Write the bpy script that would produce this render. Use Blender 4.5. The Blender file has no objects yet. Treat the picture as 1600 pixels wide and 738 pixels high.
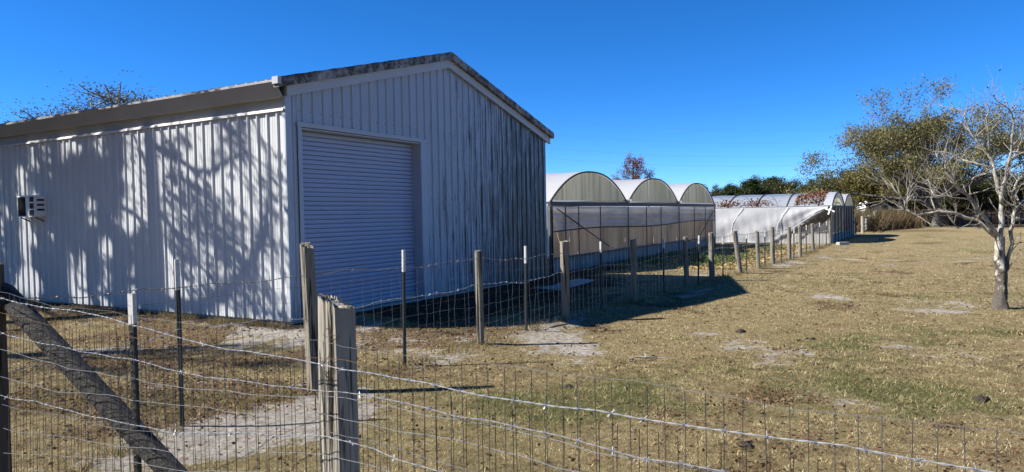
import bpy, math, random
import numpy as np
from mathutils import Vector, Matrix

scene = bpy.context.scene
R_ = math.radians

# ------------------------------------------------------------------ camera
cam_data = bpy.data.cameras.new("camera")
cam_data.sensor_width = 36.0
cam_data.lens = 1100.0 / 1600.0 * 36.0
cam_data.clip_start = 0.05
cam_data.clip_end = 3000
cam = bpy.data.objects.new("camera", cam_data)
scene.collection.objects.link(cam)
cam.matrix_world = (Matrix.Translation((0, 0, 1.6)) @ Matrix.Rotation(R_(90 - 1.67), 4, 'X')
                    @ Matrix.Rotation(R_(-1.08), 4, 'Z'))
scene.camera = cam

# ------------------------------------------------------------------ sky, sun, exposure
SUN_EL = 39.5
SUN_FROM = Vector((-math.cos(R_(4)), -math.sin(R_(4)), 0))      # horizontal direction towards the sun
world = bpy.data.worlds.new("World")
scene.world = world
world.use_nodes = True
wn, wl = world.node_tree.nodes, world.node_tree.links
sky = wn.new("ShaderNodeTexSky")
sky.sky_type = 'NISHITA'
sky.sun_disc = False
sky.sun_elevation = R_(SUN_EL)
sky.sun_rotation = math.atan2(SUN_FROM.x, SUN_FROM.y)
sky.air_density = 0.5
sky.dust_density = 0.0
sky.ozone_density = 10.0
hs = wn.new("ShaderNodeHueSaturation")
hs.inputs['Saturation'].default_value = 1.14
wl.new(sky.outputs[0], hs.inputs['Color'])
wl.new(hs.outputs[0], wn['Background'].inputs['Color'])
wn['Background'].inputs['Strength'].default_value = 0.098
sd = bpy.data.lights.new("sun", 'SUN')
sd.energy = 5.0
sd.angle = R_(0.53)
sd.color = (1.0, 0.95, 0.87)
sun = bpy.data.objects.new("sun", sd)
scene.collection.objects.link(sun)
sdir = -(SUN_FROM * math.cos(R_(SUN_EL)) + Vector((0, 0, math.sin(R_(SUN_EL)))))
sun.rotation_euler = sdir.to_track_quat('-Z', 'Y').to_euler()
scene.render.engine = 'CYCLES'
scene.view_settings.view_transform = 'Standard'
scene.view_settings.look = 'None'
scene.view_settings.exposure = 1.18
scene.view_settings.gamma = 1.0
scene.cycles.transparent_max_bounces = 16
scene.cycles.max_bounces = 8

# ------------------------------------------------------------------ helpers
C = scene.collection
G = -0.17                                   # level of the open ground
rng = np.random.default_rng(11)
random.seed(5)


def tag(o, label=None, cat=None, group=None, kind=None):
    if label: o['label'] = label
    if cat: o['category'] = cat
    if group: o['group'] = group
    if kind: o['kind'] = kind
    return o


def empty(name, loc=(0, 0, 0), rz=0.0, label=None, cat=None, group=None):
    o = bpy.data.objects.new(name, None)
    o.empty_display_size = 0.2
    o.location = loc
    o.rotation_euler = (0, 0, rz)
    C.objects.link(o)
    return tag(o, label, cat, group)


WORLD_KIDS = set()          # parents whose parts are modelled in world coordinates


def link(name, me, parent=None, loc=None):
    o = bpy.data.objects.new(name, me)
    C.objects.link(o)
    if parent is not None:
        o.parent = parent
        if parent.name in WORLD_KIDS: o.location = -parent.location
    if loc is not None: o.location = loc
    return o


class MB:
    """collects simple shapes, builds one mesh"""
    def __init__(s):
        s.v = []; s.f = []

    def quadstrip(s, a, b):
        n = len(s.v); s.v += [tuple(p) for p in a] + [tuple(p) for p in b]; m = len(a)
        for i in range(m - 1): s.f.append((n + i, n + i + 1, n + m + i + 1, n + m + i))

    def poly(s, pts):
        n = len(s.v); s.v += [tuple(p) for p in pts]; s.f.append(tuple(range(n, n + len(pts))))

    def box(s, x0, x1, y0, y1, z0, z1):
        n = len(s.v)
        s.v += [(x0, y0, z0), (x1, y0, z0), (x1, y1, z0), (x0, y1, z0), (x0, y0, z1), (x1, y0, z1), (x1, y1, z1), (x0, y1, z1)]
        for q in ((0, 3, 2, 1), (4, 5, 6, 7), (0, 1, 5, 4), (1, 2, 6, 5), (2, 3, 7, 6), (3, 0, 4, 7)):
            s.f.append(tuple(n + i for i in q))

    def bar(s, a, b, w, h, up=(0, 0, 1)):
        """box along a-b, w across, h along up"""
        a, b, up = Vector(a), Vector(b), Vector(up)
        d = (b - a).normalized(); sx = d.cross(up).normalized(); su = sx.cross(d)
        n = len(s.v)
        for p in (a, b):
            for i, j in ((-1, -1), (1, -1), (1, 1), (-1, 1)):
                s.v.append(tuple(p + sx * (i * w / 2) + su * (j * h / 2)))
        for q in ((0, 1, 2, 3), (7, 6, 5, 4), (0, 4, 5, 1), (1, 5, 6, 2), (2, 6, 7, 3), (3, 7, 4, 0)):
            s.f.append(tuple(n + i for i in q))

    def tube(s, pts, rad, n=6, cap=True):
        pts = [Vector(p) for p in pts]
        if not hasattr(rad, '__len__'): rad = [rad] * len(pts)
        base = len(s.v); ref = None
        for i, p in enumerate(pts):
            d = (pts[min(i + 1, len(pts) - 1)] - pts[max(i - 1, 0)])
            if d.length < 1e-9: d = Vector((0, 0, 1))
            d.normalize()
            if ref is None: ref = d.orthogonal()
            ref = (ref - d * ref.dot(d))
            ref = ref.normalized() if ref.length > 1e-6 else d.orthogonal()
            o = d.cross(ref)
            for k in range(n):
                a = 2 * math.pi * k / n
                s.v.append(tuple(p + (ref * math.cos(a) + o * math.sin(a)) * rad[i]))
        for i in range(len(pts) - 1):
            for k in range(n):
                k2 = (k + 1) % n
                s.f.append((base + i * n + k, base + i * n + k2, base + (i + 1) * n + k2, base + (i + 1) * n + k))
        if cap:
            s.f.append(tuple(base + k for k in reversed(range(n))))
            s.f.append(tuple(base + (len(pts) - 1) * n + k for k in range(n)))

    def mesh(s, name, mat, smooth=False):
        me = bpy.data.meshes.new(name)
        me.from_pydata(s.v, [], s.f)
        me.materials.append(mat)
        if smooth: me.polygons.foreach_set('use_smooth', [True] * len(me.polygons))
        me.update()
        return me

    def build(s, name, mat, parent=None, smooth=False):
        return link(name, s.mesh(name, mat, smooth), parent)


def np_mesh(name, verts, faces, mat, colors=None, smooth=False):
    """verts (n,3); faces (m,k) all the same size; colours per vertex (n,3)"""
    me = bpy.data.meshes.new(name)
    m, k = faces.shape
    me.vertices.add(len(verts)); me.vertices.foreach_set('co', np.ascontiguousarray(verts, dtype=np.float32).ravel())
    me.loops.add(m * k); me.loops.foreach_set('vertex_index', np.ascontiguousarray(faces, dtype=np.int32).ravel())
    me.polygons.add(m); me.polygons.foreach_set('loop_start', np.arange(m, dtype=np.int32) * k)
    me.polygons.foreach_set('loop_total', np.full(m, k, dtype=np.int32))
    if smooth: me.polygons.foreach_set('use_smooth', np.ones(m, dtype=bool))
    if colors is not None:
        at = me.color_attributes.new('tint', 'FLOAT_COLOR', 'POINT')
        c4 = np.ones((len(verts), 4), dtype=np.float32); c4[:, :3] = colors
        at.data.foreach_set('color', c4.ravel())
    me.materials.append(mat)
    me.update(calc_edges=True); me.validate()
    return me


# value noise for placing sand, green and litter
def vnoise(x, y, scale, seed=0):
    x = np.asarray(x, float) / scale + 1000.0 + seed * 17.3; y = np.asarray(y, float) / scale + 1000.0 + seed * 5.1
    xi = np.floor(x); yi = np.floor(y); fx = x - xi; fy = y - yi
    fx = fx * fx * (3 - 2 * fx); fy = fy * fy * (3 - 2 * fy)
    def h(i, j):
        t = np.sin(i * 127.1 + j * 311.7 + seed * 74.7) * 43758.5453
        return t - np.floor(t)
    return (h(xi, yi) * (1 - fx) + h(xi + 1, yi) * fx) * (1 - fy) + (h(xi, yi + 1) * (1 - fx) + h(xi + 1, yi + 1) * fx) * fy


def fbm(x, y, scale, seed=0, octv=4):
    a, t, n = 1.0, 0.0, 0.0
    for o in range(octv):
        t = t + a * vnoise(x, y, scale / 2 ** o, seed + o * 3); n += a; a *= 0.55
    return t / n


def sstep(a, b, x):
    t = np.clip((np.asarray(x, float) - a) / (b - a), 0, 1); return t * t * (3 - 2 * t)


# ------------------------------------------------------------------ materials
class NM:
    def __init__(s, name):
        s.m = bpy.data.materials.new(name); s.m.use_nodes = True
        s.n, s.l = s.m.node_tree.nodes, s.m.node_tree.links
        s.b = s.n['Principled BSDF']; s.out = s.n['Material Output']

    def node(s, t, **kw):
        nd = s.n.new(t)
        for k, v in kw.items(): setattr(nd, k, v)
        return nd

    def lk(s, a, b): s.l.new(a, b)

    def coords(s, kind='Object', obj=None, scale=(1, 1, 1)):
        tc = s.node('ShaderNodeTexCoord')
        if obj is not None: tc.object = obj
        mp = s.node('ShaderNodeMapping'); mp.inputs['Scale'].default_value = scale
        s.lk(tc.outputs[kind], mp.inputs['Vector']); return mp.outputs[0]

    def noise(s, vec, scale=5, detail=4, rough=.55, dist=0.0):
        nd = s.node('ShaderNodeTexNoise')
        nd.inputs['Scale'].default_value = scale; nd.inputs['Detail'].default_value = detail
        nd.inputs['Roughness'].default_value = rough; nd.inputs['Distortion'].default_value = dist
        s.lk(vec, nd.inputs['Vector']); return nd.outputs['Fac']

    def ramp(s, fac, stops):
        nd = s.node('ShaderNodeValToRGB'); e = nd.color_ramp.elements
        while len(e) < len(stops): e.new(0.5)
        for el, (p, c) in zip(e, stops):
            el.position = p; el.color = (c, c, c, 1) if not hasattr(c, '__len__') else (*c, 1)
        s.lk(fac, nd.inputs[0]); return nd.outputs[0]

    def mix(s, fac, a, b, mode='MIX'):
        nd = s.node('ShaderNodeMix', data_type='RGBA', blend_type=mode)
        for sock, v in ((0, fac), (6, a), (7, b)):
            if hasattr(v, 'is_linked'): s.lk(v, nd.inputs[sock])
            elif sock == 0: nd.inputs[0].default_value = v
            else: nd.inputs[sock].default_value = (*v, 1)
        return nd.outputs[2]

    def math(s, op, a, b=None, clamp=False):
        nd = s.node('ShaderNodeMath', operation=op); nd.use_clamp = clamp
        for i, v in enumerate((a, b)):
            if v is None: continue
            if hasattr(v, 'is_linked'): s.lk(v, nd.inputs[i])
            else: nd.inputs[i].default_value = v
        return nd.outputs[0]

    def color(s, c):
        if hasattr(c, 'is_linked'): s.lk(c, s.b.inputs['Base Color'])
        else: s.b.inputs['Base Color'].default_value = (*c, 1)

    def set(s, rough=None, metal=None, spec=None):
        if rough is not None:
            if hasattr(rough, 'is_linked'): s.lk(rough, s.b.inputs['Roughness'])
            else: s.b.inputs['Roughness'].default_value = rough
        if metal is not None: s.b.inputs['Metallic'].default_value = metal
        if spec is not None: s.b.inputs['Specular IOR Level'].default_value = spec

    def bump(s, h, strength=.3, dist=.01):
        nd = s.node('ShaderNodeBump'); nd.inputs['Strength'].default_value = strength
        nd.inputs['Distance'].default_value = dist
        s.lk(h, nd.inputs['Height']); s.lk(nd.outputs[0], s.b.inputs['Normal'])


def simple(name, col, rough=.6, metal=0.0, var=.25, scale=6.0, stretch=(1, 1, 1), bump=0.0, spec=.4):
    k = NM(name)
    f = k.noise(k.coords(scale=stretch), scale, 5)
    k.color(k.mix(f, tuple(c * (1 - var) for c in col), tuple(min(1, c * (1 + var)) for c in col)))
    k.set(rough, metal, spec)
    if bump: k.bump(f, bump, .01)
    return k.m


def tinted(name, rough=.8, translucent=0.0, spec=.2):
    """colour from the mesh's own per-leaf tint"""
    k = NM(name)
    a = k.node('ShaderNodeAttribute', attribute_name='tint')
    k.color(a.outputs['Color']); k.set(rough, 0, spec)
    if translucent:
        t = k.node('ShaderNodeBsdfTranslucent'); k.lk(a.outputs['Color'], t.inputs[0])
        mx = k.node('ShaderNodeMixShader'); mx.inputs[0].default_value = translucent
        k.lk(k.b.outputs[0], mx.inputs[1]); k.lk(t.outputs[0], mx.inputs[2]); k.lk(mx.outputs[0], k.out.inputs[0])
    return k.m


def plastic(name, col, transl=.5, transp=0.0, rough=.35, scale=3.0, stretch=(1, 1, 1), var=.12, dirt=None, dirt_amt=.5, bump=.25, bscale=4, film=0.0):
    """greenhouse film or fibreglass: part of the light passes through diffusely, part straight"""
    k = NM(name)
    v = k.coords(scale=stretch)
    f = k.noise(v, scale, 6, .6)
    col_o = k.mix(f, tuple(c * (1 - var) for c in col), tuple(min(1, c * (1 + var)) for c in col))
    if dirt is not None:
        d = k.ramp(k.noise(v, scale * .45, 7, .68), [(.42, 0.0), (.68, dirt_amt)])
        col_o = k.mix(d, col_o, dirt)
    k.color(col_o); k.set(rough, 0, .5)
    if bump: k.bump(k.noise(k.coords(), bscale, 3), bump, .06)
    t = k.node('ShaderNodeBsdfTranslucent'); k.lk(col_o, t.inputs[0])
    mx = k.node('ShaderNodeMixShader'); mx.inputs[0].default_value = transl
    k.lk(k.b.outputs[0], mx.inputs[1]); k.lk(t.outputs[0], mx.inputs[2])
    res = mx.outputs[0]
    if transp:
        tp = k.node('ShaderNodeBsdfTransparent')
        m2 = k.node('ShaderNodeMixShader'); m2.inputs[0].default_value = transp
        k.lk(res, m2.inputs[1]); k.lk(tp.outputs[0], m2.inputs[2]); res = m2.outputs[0]
    k.lk(res, k.out.inputs[0])
    return k.m


def wood_mat(name, c0, c1, grain=1.0, bump=.6):
    k = NM(name)
    v = k.coords(scale=(1, 1, .07))
    f = k.noise(v, 55 * grain, 6, .65)
    f2 = k.noise(k.coords(), 3.5, 4)
    crack = k.ramp(k.noise(v, 28 * grain, 3, .5, .4), [(.36, 0.0), (.44, 1.0)])
    c = k.mix(f, c0, c1)
    c = k.mix(k.math('MULTIPLY', f2, .45), c, tuple(x * .45 for x in c0))
    c = k.mix(crack, tuple(x * .25 for x in c0), c)
    k.color(c); k.set(.9, 0, .2)
    k.bump(k.math('ADD', f, crack), bump, .012)
    return k.m


M = {}
M['wood'] = wood_mat('weathered_wood', (.10, .087, .066), (.40, .365, .295))
M['wood_pale'] = wood_mat('pale_wood', (.20, .18, .145), (.52, .48, .40))
M['wood_brown'] = wood_mat('brown_wood', (.05, .042, .033), (.15, .12, .09))
M['wood_dark'] = wood_mat('dark_wood', (.05, .045, .04), (.15, .135, .12))
M['tpost'] = simple('post_paint', (.018, .020, .018), .55, .1, .5, 30, (1, 1, .2))
k = NM('post_tip_paint'); f = k.noise(k.coords(), 32, 6, .7)
k.color(k.mix(k.ramp(f, [(.55, 0.0), (.66, 1.0)]), (.50, .495, .47), (.14, .085, .05))); k.set(.55); M['tpost_white'] = k.m
M['wire'] = simple('galvanised_wire', (.40, .41, .43), .42, .65, .2, 20)
M['wire_dull'] = simple('dull_wire', (.24, .24, .24), .5, .6, .3, 20)
M['wire_rust'] = simple('rusty_wire', (.13, .075, .045), .75, .3, .5, 25)
M['dark_steel'] = simple('dark_steel', (.055, .055, .055), .6, .2, .4, 8)
M['frame_steel'] = simple('greenhouse_frame', (.13, .13, .125), .6, .2, .4, 8)
M['galv'] = simple('galvanised_pipe', (.42, .43, .44), .45, .5, .2, 8)
M['concrete'] = simple('concrete', (.34, .33, .31), .9, 0, .25, 5, bump=.2)
M['white_paint'] = simple('white_enamel', (.74, .74, .72), .45, 0, .06, 6)
M['black'] = simple('black_plastic', (.012, .012, .013), .6, 0, .3, 8)

# ------------------------------------------------------------------ ground
ANG = R_(30.3)
gd = np.array([math.sin(ANG), math.cos(ANG)])          # along the barn's front
wd = np.array([-math.cos(ANG), math.sin(ANG)])         # along the barn's long side, away from the corner
BARN = np.array([-3.486, 10.994])
BW, BL = 8.66, 16.46
FENCE_A = np.array([(-3.2, 4.45), (-2.87, 5.94), (-2.06, 7.08), (-1.31, 8.25), (-0.47, 9.45), (0.85, 11.57), (5.06, 17.83),
                    (7.45, 21.29), (10.84, 26.44), (16.18, 35.73)])


def barn_dist(x, y):
    dx, dy = x - BARN[0], y - BARN[1]
    u = dx * gd[0] + dy * gd[1]; v = dx * wd[0] + dy * wd[1]
    ou = np.maximum(np.maximum(-u, u - BW), 0); ov = np.maximum(np.maximum(-v, v - BL), 0)
    return np.hypot(ou, ov), u, v


def line_dist(x, y, P):
    best = np.full(np.shape(x), 1e9)
    for a, b in zip(P[:-1], P[1:]):
        d = b - a; L = d @ d
        t = np.clip(((x - a[0]) * d[0] + (y - a[1]) * d[1]) / L, 0, 1)
        best = np.minimum(best, np.hypot(x - a[0] - t * d[0], y - a[1] - t * d[1]))
    return best


def zg(x, y):
    x = np.asarray(x, float); y = np.asarray(y, float)
    d, u, v = barn_dist(x, y)
    far = sstep(60, 40, np.hypot(x, y))
    z = G + .125 * sstep(1.9, .15, d) + far * ((fbm(x, y, 1.6, 3) - .5) * .05 + (fbm(x, y, .35, 8, 3) - .5) * .022)
    fd = line_dist(x, y, FENCE_A)
    return z + far * .03 * np.exp(-(fd / .35) ** 2)


def blob(x, y, cx, cy, sx, sy=None, rot=0.0):
    sy = sy or sx; c, s = math.cos(rot), math.sin(rot)
    dx, dy = x - cx, y - cy
    return np.exp(-(((dx * c + dy * s) / sx) ** 2 + ((-dx * s + dy * c) / sy) ** 2))


def masks(x, y):
    """sand, green, brown litter, each 0..1"""
    fd = line_dist(x, y, FENCE_A); bd, u, v = barn_dist(x, y)
    n = fbm(x, y, 1.1, 21, 5); n2 = fbm(x, y, 3.7, 33, 4)
    bias = (.14 * np.exp(-(fd / .55) ** 2) + .30 * blob(x, y, -2.15, 6.0, .75, 1.3, -.55) + .26 * blob(x, y, -4.6, 11.0, 1.6, .7, -.5)
            + .10 * blob(x, y, 2.6, 8.2, 2.6, 1.8) + .06 * blob(x, y, .2, 9.9, 1.2, .8) + .05 * np.exp(-(bd / .7) ** 2) + .06 * blob(x, y, 3, 6, 2.5, 2))
    sand = sstep(.55, .82, n * .8 + n2 * .2 + bias - .03)
    g = fbm(x, y, 2.4, 51, 4)
    inside = (fd > .3) & (u > BW - 1.0) & (y > 14) & ((x - 5.06) * 10.8 - (y - 17.83) * 6.7 < 2.0)
    gb = .20 * blob(x, y, 1.8, 10.2, 1.5, .9) + .15 * blob(x, y, .2, 6.2, 1.2, .9) + .10 * blob(x, y, -4.5, 8.5, 2.2, 1.6) + .05 * (y < 9) + .16 * blob(x, y, 2.9, 12.6, .9, .5)
    green = sstep(.52, .90, g + gb * .85 + .05 * inside - .005)
    paddock = sstep(.2, -.6, (x - (-.47)) * .863 - (y - 9.45) * .504) * (y < 16)
    br = fbm(x, y, .9, 71, 4)
    litter = sstep(.50, .72, br + .22 * paddock + .2 * blob(x, y, 36, 60, 14, 6) - .06)
    return sand * (1 - .35 * green), green * (1 - sand), litter


def soil_shade(x, y):  # dark earth by the walls, with the gable's shade painted in as well
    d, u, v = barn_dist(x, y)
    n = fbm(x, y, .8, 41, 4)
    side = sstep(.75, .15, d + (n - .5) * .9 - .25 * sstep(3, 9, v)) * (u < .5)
    front = sstep(2.7, 1.2, d + (n - .5) * 1.2) * (u > 1.5) * (v < .5)  # blackens the ground colour where the gable's shadow falls
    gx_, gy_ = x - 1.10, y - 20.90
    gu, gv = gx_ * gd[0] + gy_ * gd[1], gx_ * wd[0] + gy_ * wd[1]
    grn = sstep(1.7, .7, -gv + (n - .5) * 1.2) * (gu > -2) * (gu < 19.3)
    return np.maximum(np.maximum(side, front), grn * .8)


def axis(lo, hi, step, far, ratio=1.28):
    a = list(np.arange(lo, hi + 1e-6, step)); s = step
    while a[-1] < far: s *= ratio; a.append(a[-1] + s)
    s = step; b = []
    c = lo
    while c > -far: s *= ratio; c -= s; b.append(c)
    return np.array(b[::-1] + a)


xs = axis(-9, 14, .10, 1500); ys = axis(.6, 24, .10, 1500)
X, Y = np.meshgrid(xs, ys)
Z = zg(X, Y)
sand, green, litter = masks(X, Y)
idx = np.arange(X.size).reshape(X.shape)
F = np.stack([idx[:-1, :-1], idx[:-1, 1:], idx[1:, 1:], idx[1:, :-1]], -1).reshape(-1, 4)
k = NM('dry_lawn')
att = k.node('ShaderNodeAttribute', attribute_name='tint')
sep = k.node('ShaderNodeSeparateColor'); k.lk(att.outputs['Color'], sep.inputs[0])
co = k.coords()
fine = k.noise(co, 60, 6, .8); tuft = k.noise(co, 13, 9, .86); mid = k.noise(co, 6, 7, .72); big = k.noise(co, .7, 6, .65); huge = k.noise(co, .11, 5, .6)
tf = k.math('ADD', k.math('MULTIPLY', tuft, .6), k.math('MULTIPLY', fine, .4))
straw = k.ramp(tf, [(.37, (.045, .033, .017)), (.45, (.22, .165, .082)), (.53, (.39, .32, .17)), (.64, (.60, .52, .33))])
straw = k.mix(k.math('MULTIPLY', k.ramp(mid, [(.40, 0.0), (.62, 1.0)]), .45), straw, k.mix(tf, (.05, .032, .016), (.30, .19, .10)))
straw = k.mix(k.math('MULTIPLY', k.ramp(big, [(.38, 0.0), (.66, 1.0)]), .5), straw, k.mix(tf, (.06, .055, .02), (.36, .33, .15)))
straw = k.mix(k.math('MULTIPLY', k.ramp(huge, [(.42, 0.0), (.62, 1.0)]), .35), straw, k.mix(tf, (.13, .08, .04), (.50, .37, .20)))
gm = k.ramp(k.math('ADD', sep.outputs[1], k.math('MULTIPLY', k.math('SUBTRACT', mid, .5), 2.2)), [(.35, 0.0), (.75, .75)])
base = k.mix(gm, straw, k.ramp(tf, [(.38, (.02, .024, .008)), (.52, (.10, .115, .035)), (.66, (.25, .27, .10))]))
lm = k.ramp(k.math('ADD', sep.outputs[2], k.math('MULTIPLY', k.math('SUBTRACT', tuft, .5), 2.6)), [(.45, 0.0), (.80, .8)])
base = k.mix(lm, base, k.ramp(fine, [(.35, (.035, .02, .01)), (.65, (.24, .15, .08))]))
sandc = k.ramp(tf, [(.36, (.15, .125, .10)), (.48, (.46, .42, .37)), (.60, (.76, .72, .67))])
sandc = k.mix(k.math('MULTIPLY', k.ramp(mid, [(.4, 0.0), (.65, 1.0)]), .5), sandc, (.24, .205, .16))
sn = k.math('ADD', k.math('MULTIPLY', k.math('SUBTRACT', tuft, .5), 2.6), k.math('MULTIPLY', k.math('SUBTRACT', mid, .5), 2.8))
sm = k.ramp(k.math('ADD', sep.outputs[0], sn), [(.40, 0.0), (.72, .92)])
base = k.mix(sm, base, sandc)
fleck = k.ramp(k.noise(co, 4.2, 10, .88), [(.59, 0.0), (.67, .6)])
base = k.mix(fleck, base, sandc)
hole = k.ramp(k.noise(co, 7.5, 9, .9), [(.34, .7), (.42, 0.0)])
base = k.mix(hole, base, (.035, .025, .014))
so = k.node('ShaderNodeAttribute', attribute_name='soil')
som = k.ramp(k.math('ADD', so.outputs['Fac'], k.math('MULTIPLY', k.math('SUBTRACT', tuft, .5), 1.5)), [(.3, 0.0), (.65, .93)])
base = k.mix(som, base, k.mix(fine, (.012, .010, .008), (.06, .047, .034)))  # near-black earth colour, also standing in for the gable's shade
k.color(base); k.set(.95, 0, .1)
k.bump(k.math('ADD', k.math('MULTIPLY', tuft, 1.6), k.math('ADD', fine, mid)), 1.0, .04)
me = np_mesh('ground', np.stack([X.ravel(), Y.ravel(), Z.ravel()], -1), F, k.m,
             np.stack([sand.ravel(), green.ravel(), litter.ravel()], -1), True)
sa_ = me.attributes.new('soil', 'FLOAT', 'POINT'); sa_.data.foreach_set('value', soil_shade(X, Y).ravel().astype(np.float32))
ground = tag(link('ground', me), kind='structure')

# ------------------------------------------------------------------ barn
RZ = math.pi / 2 - ANG
barn = empty('metal_barn', (BARN[0], BARN[1], 0), RZ, 'large white ribbed metal barn with a roll-up door under a low gable', 'barn')


def siding(name, streak):
    k = NM(name)
    co = k.coords(obj=barn)
    st = k.coords(obj=barn, scale=(1, 1, .035))
    sep = k.node('ShaderNodeSeparateXYZ'); k.lk(co, sep.inputs[0])
    base = k.mix(k.noise(co, 1.3, 4), (.33, .38, .45) if streak else (.49, .51, .525), (.40, .45, .51) if streak else (.58, .595, .60))  # front base bluer and darker: its shade is put into the paint colour
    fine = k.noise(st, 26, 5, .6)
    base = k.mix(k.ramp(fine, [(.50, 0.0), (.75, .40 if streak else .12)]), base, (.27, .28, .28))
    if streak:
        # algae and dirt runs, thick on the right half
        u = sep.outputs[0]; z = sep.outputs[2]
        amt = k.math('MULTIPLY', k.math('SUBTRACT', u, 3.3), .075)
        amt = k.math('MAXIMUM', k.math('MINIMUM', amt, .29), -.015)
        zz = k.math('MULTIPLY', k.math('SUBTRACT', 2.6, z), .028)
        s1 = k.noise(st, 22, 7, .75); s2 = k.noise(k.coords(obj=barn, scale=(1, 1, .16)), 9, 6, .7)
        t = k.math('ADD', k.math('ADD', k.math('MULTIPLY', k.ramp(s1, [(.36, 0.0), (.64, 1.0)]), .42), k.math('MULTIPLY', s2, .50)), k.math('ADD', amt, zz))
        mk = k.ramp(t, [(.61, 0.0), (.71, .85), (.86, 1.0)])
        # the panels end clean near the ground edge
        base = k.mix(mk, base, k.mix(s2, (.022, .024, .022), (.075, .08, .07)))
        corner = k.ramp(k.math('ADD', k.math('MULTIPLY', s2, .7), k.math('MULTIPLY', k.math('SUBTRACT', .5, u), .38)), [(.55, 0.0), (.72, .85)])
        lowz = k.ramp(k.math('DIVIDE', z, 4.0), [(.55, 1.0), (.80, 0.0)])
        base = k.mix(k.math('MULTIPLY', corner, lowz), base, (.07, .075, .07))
    else:
        d = k.ramp(k.noise(k.coords(obj=barn, scale=(1, 1, .12)), 6, 6, .7), [(.58, 0.0), (.85, .35)])
        base = k.mix(d, base, (.34, .35, .34))
    k.color(base); k.set(.42, .0, .45)
    k.bump(k.noise(co, 2.2, 2), .12, .02)
    return k.m


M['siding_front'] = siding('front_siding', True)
M['siding_side'] = siding('side_siding', False)
M['trim'] = simple('trim_metal', (.42, .435, .45), .45, 0, .15, 3)
M['trim_beige'] = simple('eave_metal', (.32, .325, .325), .5, 0, .12, 2)
k = NM('mossy_trim')
f = k.noise(k.coords(obj=barn), 9, 8, .75); f2 = k.noise(k.coords(obj=barn), 2.2, 4)
k.color(k.mix(k.ramp(k.math('ADD', k.math('MULTIPLY', f, .75), k.math('MULTIPLY', f2, .35)), [(.42, 0.0), (.60, 1.0)]), (.42, .41, .39), (.055, .05, .043)))
k.set(.8); k.bump(f, .5, .02); M['moss'] = k.m
M['roof'] = simple('roof_sheet', (.36, .36, .36), .5, 0, .3, 2)
M['door'] = simple('door_curtain', (.32, .38, .52), .45, 0, .07, 2.5)


def rooftop(u): return 4.97 - .27 * abs(u - BW / 2)
def walltop(u): return rooftop(u) - .27


RIB, PAN = .2286, .9144
def rib_profile(u0, u1, offs=0.0):
    """(position, outward) along a ribbed sheet between u0 and u1"""
    pts = [(u0, 0.0)]
    k0 = math.floor((u0 - offs) / RIB) - 1
    for i in range(k0, k0 + int((u1 - u0) / RIB) + 4):
        c = offs + i * RIB + RIB / 2
        for dx, h in ((-.028, 0), (-.012, .026), (.012, .026), (.028, 0)):
            pts.append((c + dx, h))
        for dx in (.075, .125):
            pts += [(c + dx - .008, 0), (c + dx, .0035), (c + dx + .008, 0)]
    pts.append((u1, 0.0))
    pts = [p for p in pts if u0 <= p[0] <= u1]
    return sorted(pts)


def front_panel(u0, u1, z0, top=None):
    b = MB(); P = rib_profile(u0, u1)
    us = sorted(set([p[0] for p in P] + ([BW / 2] if u0 < BW / 2 < u1 else [])))
    hh = {p[0]: p[1] for p in P}
    lo = [(u, -hh.get(u, 0) - .002, z0) for u in us]
    hi = [(u, -hh.get(u, 0) - .002, top if top is not None else walltop(u) + .03) for u in us]
    b.quadstrip(lo, hi)
    back_lo = [(u, .012, z0) for u in us]
    b.quadstrip(back_lo, lo)
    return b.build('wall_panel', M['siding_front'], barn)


DU0, DU1, DZ = .30, 3.36, 3.04            # door opening
u = DU0 - .08
e = [DU0 - .08] + [DU0 - .08 + PAN * i for i in range(1, 4)] + [DU1 + .20]
for a, c in zip(e[:-1], e[1:]): front_panel(a + .001, c - .001, DZ + .10)
a = DU1 + .26
front_panel(DU1 + .201, a - .001, 0.0)
while a < BW - .05:
    c = min(a + PAN, BW - .045); front_panel(a + .001, c - .001, 0.0); a += PAN
front_panel(.105, DU0 - .085, 0.0)
# side panels: one sheet shape, eighteen sheets
b = MB(); P = rib_profile(.001, PAN - .001)
b.quadstrip([(-h - .002, v, 3.30) for v, h in P], [(-h - .002, v, 0.0) for v, h in P])
b.quadstrip([(-h - .002, v, 0.0) for v, h in P], [(.012, v, 0.0) for v, h in P])
pm = b.mesh('wall_panel', M['siding_side'])
for i in range(18):
    link('wall_panel', pm, barn, (0, .06 + i * (BL - .06) / 18 * 1.0, 0)).scale = (1, ((BL - .06) / 18) / PAN, 1)
# far walls
b = MB()
P = rib_profile(0.0, BL)
b.quadstrip([(BW + h, v, 0.0) for v, h in P], [(BW + h, v, 3.5) for v, h in P])
b.build('side_wall', M['siding_side'], barn)
b = MB(); us = np.linspace(0, BW, 39)
b.quadstrip([(q, BL, 0.0) for q in us], [(q, BL, walltop(q) + .03) for q in us])
b.build('back_wall', M['siding_side'], barn)
# slab
b = MB(); b.box(.03, BW - .03, .03, BL - .03, -.35, -.012); b.build('floor_slab', M['concrete'], barn)
# corner trims
b = MB(); b.box(-.026, .10, -.024, .0, 0, 3.62); b.build('corner_trim', M['siding_front'], barn)
b = MB(); b.box(-.027, -.002, .0005, .055, 0, 3.30); b.build('corner_trim', M['siding_side'], barn)
b = MB(); b.box(BW - .07, BW + .026, -.024, .06, 0, 3.55); b.build('corner_trim', M['siding_front'], barn)
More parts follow.
